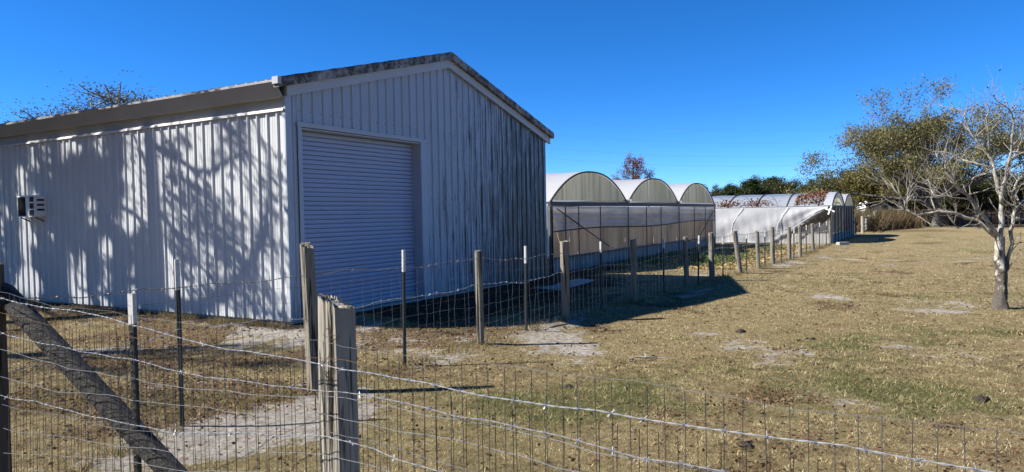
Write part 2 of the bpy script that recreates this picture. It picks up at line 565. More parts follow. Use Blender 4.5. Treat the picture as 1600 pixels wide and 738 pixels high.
# frieze band, drip trim, eave fascia and soffit along the long side
b = MB(); b.box(-.012, .012, .0, BL, 3.335, 3.66); b.build('frieze', M['trim_beige'], barn)
b = MB()
vs = np.linspace(0.0, BL, 80)
prof = [(-.012, 3.345), (-.045, 3.325), (-.05, 3.295), (-.03, 3.292)]
for (x0, z0), (x1, z1) in zip(prof[:-1], prof[1:]):
    b.quadstrip([(x0, v, z0) for v in vs], [(x1, v, z1) for v in vs])
b.build('drip_trim', M['white_paint'], barn)
for v0, v1, dz in ((-.05, 9.1, 0), (9.1, BL + .1, -.012)):
    b = MB(); pf_ = [(-.262, 3.716), (-.232, 3.716), (-.08, 3.495 + dz), (-.11, 3.485 + dz)]
    b.quadstrip([(x, v0 + .002, z) for x, z in pf_ + pf_[:1]], [(x, v1 - .002, z) for x, z in pf_ + pf_[:1]]); b.poly([(x, v0 + .002, z) for x, z in pf_]); b.build('eave_fascia', M['trim_beige'], barn)
b = MB(); b.box(-.10, -.013, -.02, BL, 3.50, 3.515); b.build('soffit', M['trim_beige'], barn)
b = MB(); b.box(BW + .205, BW + .235, -.05, BL + .1, 3.50, 3.72); b.build('eave_fascia', M['trim'], barn)
# roof sheets, each with ribs
for s in (-1, 1):
    for i in range(18):
        v0 = -.10 + i * (BL + .2) / 18; v1 = v0 + (BL + .2) / 18 - .003
        b = MB(); P = rib_profile(v0, v1)
        def rp(v, h, e): 
            uu = BW / 2 + s * e; return (uu, v, rooftop(uu) + h * .55)
        b.quadstrip([rp(v, h, 0.0) for v, h in P], [rp(v, h, BW / 2 + .26) for v, h in P])
        b.quadstrip([rp(v, h, BW / 2 + .26) for v, h in P], [(BW / 2 + s * (BW / 2 + .26), v, rooftop(BW / 2 + s * (BW / 2 + .26)) - .03) for v, h in P])
        b.build('roof_panel', M['roof'], barn)
b = MB()
for s in (-1, 1):
    b.quadstrip([(BW / 2, -.10, 5.0), (BW / 2, BL + .1, 5.0)], [(BW / 2 + s * .18, -.10, rooftop(BW / 2 + .18) + .026), (BW / 2 + s * .18, BL + .1, rooftop(BW / 2 + .18) + .026)])
b.build('ridge_cap', M['roof'], barn)
# rake: mossy upper trim in lengths, plain lower trim
for s in (-1, 1):
    lo = BW / 2 + .27
    cuts = [0, 1.55, 3.1, lo] if s < 0 else [0, 2.2, lo]
    for c0, c1 in zip(cuts[:-1], cuts[1:]):
        b = MB(); ua, ub = BW / 2 + s * (c0 + (.001 if c0 else 0)), BW / 2 + s * (c1 - .006)
        y0, y1 = -.165, -.055
        za, zb = rooftop(ua) + .03, rooftop(ub) + .03
        H_ = .155
        n = 14
        tt = np.linspace(0, 1, n)
        U = [ua + (ub - ua) * t for t in tt]; ZZ = [za + (zb - za) * t + .004 * math.sin(t * 23 + c0 * 5) for t in tt]
        rows = [[(q, y1, z) for q, z in zip(U, ZZ)], [(q, y0 + .015, z + .004) for q, z in zip(U, ZZ)], [(q, y0, z - .02) for q, z in zip(U, ZZ)],
                [(q, y0, z - H_) for q, z in zip(U, ZZ)], [(q, y1, z - H_) for q, z in zip(U, ZZ)]]
        for r0, r1 in zip(rows[:-1], rows[1:]): b.quadstrip(r0, r1)
        for kk in (0, -1): b.poly([r[kk] for r in rows])
        b.build('rake_trim', M['moss'], barn)
    b = MB()
    ua, ub = BW / 2, BW / 2 + s * (BW / 2 + (.03 if s < 0 else .2))
    y0, y1 = -.085, -.026
    pa = [(ua, y0, rooftop(ua) - .126), (ub, y0, rooftop(ub) - .126)]; pb = [(ua, y0, rooftop(ua) - .285), (ub, y0, rooftop(ub) - .285)]
    b.quadstrip(pa, pb)
    b.quadstrip(pb, [(q[0], y1, q[2]) for q in pb])
    b.poly([(ub, y0, rooftop(ub) - .126), (ub, y0, rooftop(ub) - .285), (ub, y1, rooftop(ub) - .285), (ub, y1, rooftop(ub) - .126)])
    b.build('gable_trim', M['trim'], barn)
# rake end cap at the near corner
b = MB(); ue = -.27
b.box(ue - .02, ue + .05, -.175, -.05, rooftop(ue) - .07, rooftop(ue) + .04); b.build('rake_end_cap', M['trim'], barn)
# screws
b = MB()
for zz in (.12, .75, 1.5, 2.25, 2.95):
    for i in range(72): b.box(-.010, -.002, i * RIB + .19, i * RIB + .203, zz, zz + .013)
for zz in (.5, 1.2, 1.95, 2.7, 3.32):
    for i in range(38):
        q = i * RIB + .05
        if zz < DZ + .1 and DU0 - .1 < q < DU1 + .2 or zz > walltop(q): continue
        b.box(q, q + .013, -.010, -.002, zz, zz + .013)
tag(b.build('screws', M['dark_steel'], barn), kind='stuff')
# door with slats, frame
door = MB(); door.box(DU0, DU1, .215, .225, 0, DZ); door = door.build('roller_door', M['door'], barn)
NS = 40; sh = DZ / NS
b = MB()
pr_ = [(.0, .012), (.05, -.012), (.10, -.018), (.5, -.024), (.86, -.022), (.91, -.014), (.95, .012), (1.0, .012)]
for (t0, y0), (t1, y1) in zip(pr_[:-1], pr_[1:]):
    b.quadstrip([(DU0 + .004, .20 + y0, t0 * sh), (DU1 - .004, .20 + y0, t0 * sh)], [(DU0 + .004, .20 + y1, t1 * sh), (DU1 - .004, .20 + y1, t1 * sh)])
smesh = b.mesh('slat', M['door'])
for i in range(NS):
    o = link('slat', smesh, door, (0, .003 * math.sin(i * 1.7), i * sh))
b = MB(); b.box(DU0 + .01, DU1 - .01, .165, .20, .004, .07); b.build('bottom_bar', M['trim'], door)
b = MB(); b.box(DU0 - .004, DU0 - .001, -.02, .21, 0, DZ); b.build('door_jamb', M['siding_front'], barn)
b = MB(); b.box(DU1 + .001, DU1 + .006, -.02, .23, 0, DZ); b.build('door_jamb', M['siding_front'], barn)
b = MB(); b.box(DU0, DU1, -.02, .21, DZ + .002, DZ + .02); b.build('door_head', M['trim'], barn)
b = MB(); b.box(DU0 - .085, DU0 - .005, -.034, -.021, 0, DZ + .03); b.build('door_trim', M['siding_front'], barn)
b = MB(); b.box(DU1 + .007, DU1 + .20, -.034, -.021, 0, DZ + .03); b.build('door_trim', M['siding_front'], barn)
b = MB(); b.box(DU0 - .10, DU1 + .21, -.045, -.021, DZ + .031, DZ + .105); b.build('door_trim', M['trim'], barn)

# window air conditioner
ac = empty('air_conditioner', (BARN[0] + wd[0] * 7.42, BARN[1] + wd[1] * 7.42, 1.76), RZ,
           'white window air conditioner with black grille mounted in the barn side wall', 'air conditioner')
b = MB(); b.box(-.24, -.004, -.34, .34, .0, .02); b.box(-.24, -.004, -.34, .34, .41, .44)
b.box(-.24, -.004, -.34, -.325, .02, .41); b.box(-.24, -.004, .325, .34, .02, .41); b.box(-.24, -.222, -.13, .0, .021, .409)
b.build('casing', M['white_paint'], ac)
b = MB(); b.box(-.22, -.03, -.32, .32, .025, .405); b.build('core', M['black'], ac)
for i in range(11):
    b = MB(); b.box(-.236, -.221, .02 + i * .027, .026 + i * .027, .022, .408); b.build('grille_bar', M['black'], ac)
for zz in (.14, .28):
    b = MB(); b.box(-.238, -.221, -.324, -.131, zz, zz + .02); b.build('louvre', M['white_paint'], ac)
for zz in (.12, .22, .32):
    b = MB(); b.box(-.19, -.05, -.344, -.341, zz, zz + .04); b.build('side_louvre', M['black'], ac)
b = MB(); b.bar((-.2, -.28, -.012), (-.03, -.28, -.10), .02, .02); b.bar((-.2, .28, -.012), (-.03, .28, -.10), .02, .02); b.build('bracket', M['dark_steel'], ac)

# concrete pad at the barn's far corner
b = MB()
P0 = BARN + gd * (BW - 1.6) - wd * .25
b.v += [(*(BARN + gd * (BW - 2.6) - wd * .12), z) for z in (-.2, -.075)] + [(*(BARN + gd * (BW - 1.9) - wd * 1.35), z) for z in (-.2, -.085)] \
     + [(*(BARN + gd * (BW + .35) - wd * 1.2), z) for z in (-.2, -.09)] + [(*(BARN + gd * (BW + .2) - wd * .10), z) for z in (-.2, -.075)]
b.f += [(1, 3, 5, 7), (0, 2, 3, 1), (2, 4, 5, 3), (4, 6, 7, 5), (6, 0, 1, 7)]
tag(b.build('concrete_pad', M['concrete']), 'grey concrete pad lying at the barn\'s far front corner', 'pad')

# ------------------------------------------------------------------ greenhouses
M['film_white'] = plastic('white_film', (.60, .61, .63), .42, 0, .32, 1.2, (1, 1, 1), .08, (.52, .53, .54), .4)
M['film_curtain'] = plastic('curtain_film', (.93, .87, .79), .60, .0, .35, 2.0, (.5, .5, 1.4), .10, (.40, .38, .35), .6)
M['film_brown'] = plastic('dirty_film', (.56, .42, .28), .60, .0, .45, 2.0, (2.2, 2.2, .5), .22, (.20, .15, .09), .8)
M['fibreglass'] = plastic('weathered_fibreglass', (.93, .83, .58), .58, 0, .6, 3.0, (2.5, 2.5, .18), .18, (.30, .27, .13), .6, 0)
M['film_clear'] = plastic('clear_film', (.36, .42, .50), .25, .45, .10, 1.2, (1, 1, 1), .10, (.55, .55, .55), .4)
M['shade_cloth'] = plastic('shade_cloth', (.10, .085, .07), .3, .12, .8, 3.0, (2, 2, .4), .4)
M['dark_film'] = plastic('grey_dirty_film', (.16, .16, .155), .35, .06, .5, 2.4, (2.5, 2.5, .35), .35, (.05, .05, .045), .9)
M['kneewall'] = simple('knee_wall', (.20, .20, .185), .8, 0, .45, 2.0, (1.5, 1.5, .5))


def arch_z(t, zb, zt):
    """roof height over a bay, t in 0..1"""
    return zb + (zt - zb) * max(0.0, 1 - abs(2 * t - 1) ** 2.3)


def bay_roof(parent, u0, u1, v0, v1, zb, zt, mat, n=20, sag=0.02):
    b = MB(); rows = []
    nv = int((v1 - v0) / .8) + 1
    for j in range(nv + 1):
        v = v0 + (v1 - v0) * j / nv
        rows.append([(u0 + (u1 - u0) * (.5 - .5 * math.cos(math.pi * i / n)), v, arch_z(.5 - .5 * math.cos(math.pi * i / n), zb, zt) - sag * (j % 2)) for i in range(n + 1)])
    for a, c in zip(rows[:-1], rows[1:]): b.quadstrip(a, c)
    return b.build('roof_cover', mat, parent, True)


def arch_tube(parent, name, u0, u1, v, zb, zt, r, mat, n=22):
    b = MB(); b.tube([(u0 + (u1 - u0) * (.5 - .5 * math.cos(math.pi * i / n)), v, arch_z(.5 - .5 * math.cos(math.pi * i / n), zb, zt)) for i in range(n + 1)], r, 6)
    return b.build(name, mat, parent)


def gable_sheets(parent, u0, u1, v, zb, zt, mat, w):
    q = u0
    n = max(1, round((u1 - u0) / w)); w = (u1 - u0) / n
    for i in range(n):
        a, c = u0 + i * w + .006, u0 + (i + 1) * w - .006
        us = np.linspace(a, c, 21)
        wav = [.012 * math.sin(x * 2 * math.pi / .17) + (.006 if i % 2 else 0) for x in us]
        b = MB(); b.quadstrip([(x, v + q_, zb) for x, q_ in zip(us, wav)], [(x, v + q_, max(zb + .01, arch_z((x - u0) / (u1 - u0), zb, zt) - .03)) for x, q_ in zip(us, wav)])
        b.build('gable_panel', mat, parent, True)


gh = empty('greenhouse', (1.10, 20.90, G), RZ, 'near greenhouse of three arched bays with beige fibreglass ends beside the barn', 'greenhouse')
BAY = 6.37; ZH, ZT, GL = 2.10, 3.19, 26.0
for i in range(3):
    u0, u1 = i * BAY, (i + 1) * BAY
    bay_roof(gh, u0, u1, -.02, GL, ZH + .06, ZT, M['film_white'])
    arch_tube(gh, 'arch_rim', u0 + .03, u1 - .03, -.045, ZH + .05, ZT - .02, .028, M['dark_steel'])
    gable_sheets(gh, u0 + .05, u1 - .05, .02, ZH + .12, ZT - .01, M['fibreglass'], 1.22)
    for j in range(1, 9):
        arch_tube(gh, 'hoop', u0 + .02, u1 - .02, j * 3.0, ZH + .04, ZT - .05, .022, M['galv'], 14)
for i in (1, 2):
    b = MB(); b.box(i * BAY - .16, i * BAY + .16, -.14, GL, ZH + .085, ZH + .10); b.box(i * BAY - .17, i * BAY - .155, -.14, GL, ZH + .10, ZH + .19); b.box(i * BAY + .155, i * BAY + .17, -.14, GL, ZH + .10, ZH + .19)
    b.build('gutter', M['galv'], gh)
b = MB(); b.box(-.05, 3 * BAY + .05, -.09, .0, ZH - .06, ZH + .06); b.build('header_beam', M['dark_steel'], gh)
for q, w in ((0, .12), (1.02, .035), (1.98, .02), (3.75, .03), (BAY, .035), (8.4, .02), (10.2, .03), (2 * BAY, .04), (15.2, .03), (17.2, .02), (3 * BAY, .12)):
    b = MB(); b.box(q - w / 2, q + w / 2, -.075, -.045 if w < .1 else -.03, 0, ZH - .071); b.build('post', M['frame_steel'], gh)
# lower film panels
q = .1; step = 3 * BAY / 12
for i in range(12):
    a, c = i * step + .003, (i + 1) * step - .003
    us = np.linspace(a, c, 12); zs = np.linspace(.46, 1.9, 8)
    b = MB(); rows = [[(x, .075 + .02 * math.sin(x * 3.1 + z * 2) + .012 * math.sin(x * 9 + i), z) for x in us] for z in zs]
    for r0, r1 in zip(rows[:-1], rows[1:]): b.quadstrip(r0, r1)
    b.build('lower_film', M['film_brown'], gh, True)
# upper curtain with a roll bar
us = np.linspace(.28, 3 * BAY - .02, 140); zs = np.linspace(0, 1, 12)
b = MB()
rows = []
for t in zs:
    rows.append([(x, -.022 + .018 * math.sin(t * 19 + x * .25) + .015 * math.sin(x * 1.7 + t * 2.0), 1.25 + .05 * math.sin(x * .5) * (1 - t) + x * .004 + t * (ZH - .09 - 1.25 - x * .004)) for x in us])
for r0, r1 in zip(rows[:-1], rows[1:]): b.quadstrip(r0, r1)
cur = b.build('curtain', M['film_curtain'], gh, True)
b = MB(); b.tube([(x, -.03, 1.25 + .05 * math.sin(x * .5) + x * .004) for x in us], .022, 6); b.build('roll_bar', M['dark_steel'], cur)
for a, c in (((.45, -.055, 1.95), (4.5, -.055, .62)), ((16.2, -.055, .6), (18.7, -.055, 1.75))):
    b = MB(); b.tube([a, c], .018, 6); b.build('brace', M['dark_steel'], gh)
b = MB(); b.box(-.04, 3 * BAY + .04, -.02, .13, 0, .42); b.build('knee_wall', M['kneewall'], gh)
b = MB(); b.box(-.05, 3 * BAY + .05, -.075, .13, .42, .475); b.build('knee_rail', M['dark_steel'], gh)
b = MB(); b.quadstrip([(-.02, v, .4) for v in np.linspace(0, GL, 30)], [(-.02 + .03 * math.sin(v), v, ZH) for v in np.linspace(0, GL, 30)]); b.build('side_film', M['film_white'], gh)
b = MB(); b.quadstrip([(3 * BAY, v, .4) for v in np.linspace(0, GL, 30)], [(3 * BAY, v, ZH) for v in np.linspace(0, GL, 30)]); b.build('side_film', M['film_white'], gh)
b = MB(); b.box(0, 3 * BAY, GL, GL + .02, 0, ZH); b.build('back_wall', M['film_brown'], gh)
b = MB(); b.tube([(-.16, -.02, 2.02), (-.16, -.02, .62), (-.30, -.02, .5), (-.34, -.02, .0)], .045, 8); b.build('downspout', M['white_paint'], gh)
b = MB(); b.tube([(-.02, -.12, 2.0), (-.02, -.12, .02)], .03, 8); b.build('corner_pipe', M['black'], gh)

g2 = empty('greenhouse', (16.5, 36.4, G), RZ, 'far greenhouse draped in loose white plastic film with clear hooped roof', 'greenhouse')
B2, H2, T2, L2 = 6.7, 1.94, 2.72, 22.0
for i in range(2):
    u0, u1 = i * B2, (i + 1) * B2
    bay_roof(g2, u0, u1, 0.0, L2, H2 + .04, T2, M['film_clear'] if i == 0 else M['film_white'])
    b = MB(); n = 22
    A = [(u0 + (u1 - u0) * (.5 - .5 * math.cos(math.pi * j / n)), arch_z(.5 - .5 * math.cos(math.pi * j / n), H2 + .03, T2)) for j in range(n + 1)]
    b.quadstrip([(x, -.05, z + .02) for x, z in A], [(x, .35, z + .03) for x, z in A]); b.quadstrip([(x, -.05, z - .05) for x, z in A], [(x, -.05, z + .02) for x, z in A])
    b.build('arch_hood', M['film_white'], g2, True)
    arch_tube(g2, 'arch_rim', u0 + .05, u1 - .05, -.06, H2 + .0, T2 - .03, .035, M['dark_steel'])
    gable_sheets(g2, u0 + .1, u1 - .1, .02, H2 + .07, T2 - .04, M['fibreglass'], 1.6)
for j in range(0, 15):
    arch_tube(g2, 'hoop', .02, B2 - .02, .6 + j * 1.55, H2 + .06, T2 + .012, .035, M['dark_steel'], 16)
b = MB(); b.box(-.05, 2 * B2 + .05, -.08, 0, H2 - .07, H2 + .05); b.build('header_beam', M['dark_steel'], g2)
b = MB(); b.box(-.07, .03, 0, L2, H2 - .05, H2 + .03); b.build('eave_rail', M['dark_steel'], g2)
for q in (0, 1.6, 3.2, 4.9, B2, 8.3, 9.9, 11.6, 2 * B2):
    b = MB(); b.box(q - .05, q + .05, -.07, -.01, 0, H2 - .071); b.build('post', M['dark_steel'], g2)
for i in range(8):
    a, c = i * 2 * B2 / 8 + .02, (i + 1) * 2 * B2 / 8 - .02
    us = np.linspace(a, c, 10)
    b = MB(); rows = [[(x, .02 + .03 * math.sin(x * 4 + z * 2), z) for x in us] for z in np.linspace(.5, H2 - .02, 5)]
    for r0, r1 in zip(rows[:-1], rows[1:]): b.quadstrip(r0, r1)
    b.build('end_film', M['dark_film'], g2, True)
b = MB(); b.box(-.02, 2 * B2, -.03, .05, 0, .48); b.build('knee_wall', M['kneewall'], g2)
# side facing the lawn: shade cloth, knee panels, then the loose film pulled up at the end
b = MB(); us = np.linspace(0, L2, 60)
b.quadstrip([(.05, v, .5) for v in us], [(.05 + .02 * math.sin(v * 2), v, H2) for v in us]); b.build('side_cloth', M['shade_cloth'], g2, True)
b = MB(); vs = np.linspace(0, L2, 400)
b.quadstrip([(.0 + .02 * math.sin(v * 40), v, 0) for v in vs], [(.0 + .02 * math.sin(v * 40), v, .52) for v in vs]); b.build('knee_panel', M['concrete'], g2, True)
vs = np.concatenate([np.linspace(.12, 3.2, 60), np.linspace(3.25, L2, 150)]); ts = np.linspace(0, 1, 26)
b = MB(); rows = []
for t in ts:
    row = []
    for v in vs:
        bot = .06 + max(0.0, (2.9 - v) / 2.8) * 1.75
        z = H2 + .0 - t * (H2 - bot)
        belly = .10 * math.sin(min(1, t * 1.05) * math.pi) + .20 * t * t * sstep(2.2, 4.0, v)
        fold = .045 * math.sin(v * 7 + t * 5 + 2 * math.sin(t * 4 + v)) * t + .05 * math.sin(v * 2.3 - t * 9) * t * (1 - t) * 2 + .02 * math.sin(v * 17 + t * 3) * t
        row.append((-.09 - float(belly) - fold, v, z + .02 * math.sin(v * 3) * t))
    rows.append(row)
for r0, r1 in zip(rows[:-1], rows[1:]): b.quadstrip(r0, r1)
cur = b.build('draped_film', M['film_white'], g2, True)
for v in (2.55, 4.9, 7.0):
    b = MB(); b.tube([(-.14, v - .5, H2 + .02), (-.26, v, 1.1), (-.30, v + .1, .55)], .013, 6); b.build('batten_pipe', M['white_paint'], g2)
b = MB(); b.tube([(-.12, .15, H2 - .1), (-.22, .9, 1.45), (-.34, 1.9, .75), (-.5, 2.8, .22)], .028, 7); b.build('rolled_edge', M['film_white'], g2)
# white four-bladed vent fan on the corner post
fan = empty('vent_fan', (16.5 - .16, 36.4 - .24, G + 1.74), RZ, 'small white four-bladed fan on the far greenhouse corner', 'fan')
for a in range(4):
    an = a * math.pi / 2 + .35
    b = MB(); d = Vector((0, math.cos(an), math.sin(an))); 
    b.bar(Vector((0, 0, 0)) + d * .03, d * .24, .02, .075, (0, -d.z, d.y)); b.build('blade', M['white_paint'], fan)
b = MB(); b.tube([(-.06, 0, 0), (.1, 0, 0)], .05, 8); b.build('hub', M['white_paint'], fan)

b = MB(); b.box(-.3, .3, -.12, .12, 0, .14)
o = tag(b.build('concrete_block', M['concrete']), 'pale concrete block on the grass at the far greenhouse corner', 'block'); o.location = (16.45, 35.0, G); o.rotation_euler.z = .3

# ------------------------------------------------------------------ posts and wire fences
def wood_post(parent, x, y, z1, r, lx=0.0, ly=0.0, square=True, rot=0.0, seed=0, mat='wood', z0=-.45, slant=(0, 0), seg=16, n=24, rough=.06, name='wood_post'):
    rg = np.random.default_rng(seed + 100)
    b = MB(); ph = rg.uniform(0, 6.28, 8)
    rings = []
    grooves = rg.uniform(0, 2 * math.pi, 7); gdp = rg.uniform(.05, .16, 7)
    zt = np.linspace(z0, z1, seg + 1)
    for j, z in enumerate(zt):
        t = max(0.0, (z - G) / (z1 - G))
        ring = []
        for i in range(n):
            a = 2 * math.pi * i / n
            rr = r
            if square:
                c, s = abs(math.cos(a)), abs(math.sin(a)); rr = r / max(c, s) ** .86
            rr *= 1 + rough * (.5 * math.sin(2 * a + ph[0] + z * 1.3) + .35 * math.sin(5 * a + ph[1] + z * 2.1) + .4 * math.sin(9 * a + ph[2]))
            for g, dd in zip(grooves, gdp):
                da = abs((a - g - .15 * math.sin(z * 2 + g) + math.pi) % (2 * math.pi) - math.pi)
                if da < .2: rr *= 1 - dd * (1 - da / .2)
            rr *= 1.03 - .06 * t
            px, py = rr * math.cos(a + rot), rr * math.sin(a + rot)
            zz = z
            if j >= seg - 1: zz += slant[0] * px + slant[1] * py
            if j == seg: zz += rg.uniform(-.012, .012)
            ring.append((x + lx * t + px, y + ly * t + py, zz))
        rings.append(ring)
    for r0, r1 in zip(rings[:-1], rings[1:]): b.quadstrip(r0 + r0[:1], r1 + r1[:1])
    top = rings[-1]; cx = sum(p[0] for p in top) / n; cy = sum(p[1] for p in top) / n; cz = sum(p[2] for p in top) / n - .008
    ins = [(cx + (p[0] - cx) * .5, cy + (p[1] - cy) * .5, cz + (p[2] - cz) * .6 + .004 * math.sin(i * 3)) for i, p in enumerate(top)]
    b.quadstrip(top + top[:1], ins + ins[:1]); b.poly(ins)
    return b.build(name, M[mat], parent)


def t_post(parent, x, y, z1, facing=0.0, tip=.2, lx=0.0, seed=0, studs=True):
    b = MB(); w, th = .019, .004
    def prism(z0, z1_, s, mb):
        c, sn = math.cos(facing), math.sin(facing)
        sh = [(-w, 0), (w, 0), (w, th), (th / 2 + .001, th), (th / 2 + .001, .034), (-th / 2 - .001, .034), (-th / 2 - .001, th), (-w, th)]
        sh = [(px * s, (py - .008) * s + .008) for px, py in sh]
        def P(px, py, z): 
            t = (z - G) / (z1 - G); return (x + lx * t + px * c - py * sn, y + px * sn + py * c, z)
        lo = [P(px, py, z0) for px, py in sh]; hi = [P(px, py, z1_) for px, py in sh]
        mb.quadstrip(lo + lo[:1], hi + hi[:1]); mb.poly(hi); mb.poly(lo[::-1])
        return P
    P = prism(-.4, z1 - tip, 1.0, b)
    if studs:
        z = G + .06
        while z < z1 - tip - .03:
            a = P(0, -.006, z); n = len(b.v)
            q = [P(-.007, 0, z), P(.007, 0, z), P(.007, 0, z + .018), P(-.007, 0, z + .018)]; f = [P(-.005, -.008, z + .003), P(.005, -.008, z + .003), P(.005, -.008, z + .014), P(-.005, -.008, z + .014)]
            b.quadstrip(q + q[:1], f + f[:1]); b.poly(f); z += .054
    o = b.build('steel_post', M['tpost'], parent)
    t = MB(); prism(z1 - tip, z1, 1.12, t)
    t.build('painted_tip', M['tpost_white'], o)
    return o


def wig(pts, amp, seed, n_per_m=7, freq=1.0):
    """resample a polyline and let it wander like loose wire"""
    rg = np.random.default_rng(seed); P = np.array(pts, float); out = []
    ph = rg.uniform(0, 6.28, 6)
    s = 0.0
    for a, c in zip(P[:-1], P[1:]):
        L = np.linalg.norm(c - a); n = max(2, int(L * n_per_m))
        for i in range(n):
            t = i / n; q = a + (c - a) * t; d = s + t * L
            w = amp * (.6 * math.sin(d * 3.1 * freq + ph[0]) + .4 * math.sin(d * 7.7 * freq + ph[1]) + .25 * math.sin(d * 17 * freq + ph[2]))
            q = q + np.array([.25 * w, .25 * w, w]); out.append(tuple(q))
        s += L
    out.append(tuple(P[-1])); return out


def plain_wire(parent, pts, r, mat, name='line_wire', sides=4):
    b = MB(); b.tube(pts, r, sides, False); return b.build(name, M[mat], parent)


def barbed_wire(parent, pts, r, mat, pitch=.07, spacing=.125, barb=.020, name='barbed_wire', seed=0):
    P = np.array(pts); seg = np.linalg.norm(np.diff(P, axis=0), axis=1); S = np.concatenate([[0], np.cumsum(seg)])
    n = int(S[-1] / (pitch / 5)) + 2; s = np.linspace(0, S[-1], n)
    Q = np.stack([np.interp(s, S, P[:, i]) for i in range(3)], -1)
    b = MB(); rg = random.Random(seed)
    for ph in (0, math.pi):
        off = np.stack([.3 * np.cos(s / pitch * 2 * math.pi + ph), .7 * np.cos(s / pitch * 2 * math.pi + ph), np.sin(s / pitch * 2 * math.pi + ph)], -1) * r * 1.15
        b.tube([tuple(q) for q in Q + off], r, 3, False)
    d = spacing / 2
    while d < S[-1]:
        q = Vector([np.interp(d, S, P[:, i]) for i in range(3)])
        for _ in range(3):
            v = Vector((rg.uniform(-1, 1), rg.uniform(-1, 1), rg.uniform(-1, 1))).normalized() * barb
            b.tube([q - v, q + v], r * .7, 3, False)
        b.tube([q - Vector((.007, 0, 0)), q + Vector((.007, 0, 0))], r * 2.6, 5, False)
        d += spacing * rg.uniform(.9, 1.1)
    return b.build(name, M[mat], parent)


# ---- fence along the barn yard (running away from the camera)
fa = empty('wire_fence', (0, 0, 0), 0, 'long woven wire fence of wood and steel posts running back past the barn', 'fence')
WP = [(-2.04, 7.12, -.04, 1.34, .066), (-.45, 9.48, -.01, 1.13, .05), (.86, 11.59, 0, 1.16, .062), (2.38, 13.85, 0, 1.08, .062), (4.04, 16.31, -.03, 1.02, .06),
      (5.06, 17.83, -.02, 1.07, .07), (6.41, 19.79, -.15, 1.05, .07), (7.44, 21.28, -.03, .99, .06), (8.46, 22.82, -.03, 1.07, .07), (9.8, 24.87, -.01, 1.01, .065),
      (10.79, 26.36, 0, 1.05, .065), (12.7, 29.67, -.04, 1.01, .065), (16.06, 35.51, 0, 1.04, .07)]
TP = [(-2.85, 5.98, 0, 1.28), (-1.29, 8.27, .02, 1.22), (.2, 10.52, .01, 1.14), (1.6, 12.69, .01, 1.10), (3.27, 15.17, .01, 1.03), (4.5, 17.0, .03, 1.03), (5.58, 18.59, 0, .94),
      (6.78, 20.32, .01, 1.0), (7.91, 21.99, .01, .99), (9.13, 23.84, .01, .96), (10.24, 25.53, .01, .96), (11.66, 27.86, .01, 1.0), (13.83, 31.64, .02, 1.02), (15.26, 34.12, .02, 1.03)]
FACE = R_(60)
for i, (x, y, lx, z1, r) in enumerate(WP):
    wood_post(fa, x, y, z1, r * (1.0 if i else .95), lx, 0, i in (0, 2), .6 if i == 0 else .4, i, 'wood', slant=(-.35, .3) if i == 0 else (random.uniform(-.2, .2), .1), n=20 if i < 3 else 12, seg=14 if i < 3 else 8)
for i, (x, y, lx, z1) in enumerate(TP):
    t_post(fa, x, y, z1, FACE, .26 if i < 3 else .2, lx, i, i < 4)
allp = sorted([(p[0], p[1]) for p in WP] + [(p[0], p[1]) for p in TP], key=lambda p: p[1])
nodes = [(-3.2, 4.45)] + allp
off = -gd[::-1] * np.array([-1, 1]) * .0
tz = [1.13, 1.05, 1.04] + [1.03, 1.02] + [.98] * 30
def apath(zf): return [(x, y, zf(i, x, y)) for i, (x, y) in enumerate(nodes)]
barbed_wire(fa, wig(apath(lambda i, x, y: tz[i] - (.02 if i % 2 else 0) - .003 * max(0, y - 9)), .02, 1), .0024, 'wire_dull', .09, .14, .016)
barbed_wire(fa, wig(apath(lambda i, x, y: .66 - .002 * y + .03 * math.sin(i * 2.1)), .025, 2), .0024, 'wire', .09, .14, .016)
for j, z in enumerate((.92, .80, .52, .40, .27, .14, .02)):
    plain_wire(fa, wig(apath(lambda i, x, y: z + .02 * math.sin(i * 1.7 + j) + (.06 if i == 0 else 0)), .018, 10 + j), .0013, 'wire_dull' if j % 2 else 'wire_rust')
b = MB(); S_ = 0; rg = np.random.default_rng(3)
for (x0, y0), (x1, y1) in zip(nodes[:-1], nodes[1:]):
    L = math.hypot(x1 - x0, y1 - y0)
    near = y0 < 7.0
    n = int(L / (.062 if near else .14))
    for i in range(n):
        t = (i + rg.uniform(.25, .75)) / n; x, y = x0 + (x1 - x0) * t, y0 + (y1 - y0) * t
        top = .96 + rg.uniform(-.02, .02) + (.10 if near else 0); k1 = rg.uniform(-.018, .018, 3)
        zs = np.linspace(top, G + .02, 5)
        b.tube([(x + (k1[q % 3] if q else 0) * .8, y + k1[(q + 1) % 3] * .8, z) for q, z in enumerate(zs)], .0012 if near else .0022, 3, False)
tag(b.build('mesh_wire', M['wire'], fa), kind='stuff')

# ---- near fence across the foreground
fb = empty('wire_fence', (0, 0, 0), 0, 'nearest sagging wire fence crossing the whole foreground with thick split post', 'fence')
K = np.array([(-3.2, 4.45), (-2.155, 3.94), (-.83, 3.26), (2.40, 1.18)])
wood_post(fb, -3.325, 4.47, 1.345, .075, 0, 0, False, .2, 40, 'wood_brown', slant=(.1, .05), n=28, seg=18)
wood_post(fb, -.832, 3.30, 1.21, .066, -.004, 0, True, R_(-33), 41, 'wood_pale', slant=(-.42, .10), n=96, seg=26, rough=.05)
wood_post(fb, 2.42, 1.20, 1.25, .07, 0, 0, False, .3, 42, 'wood', n=20)
t_post(fb, -2.155, 3.95, 1.20, R_(-26), .17, 0, 1)
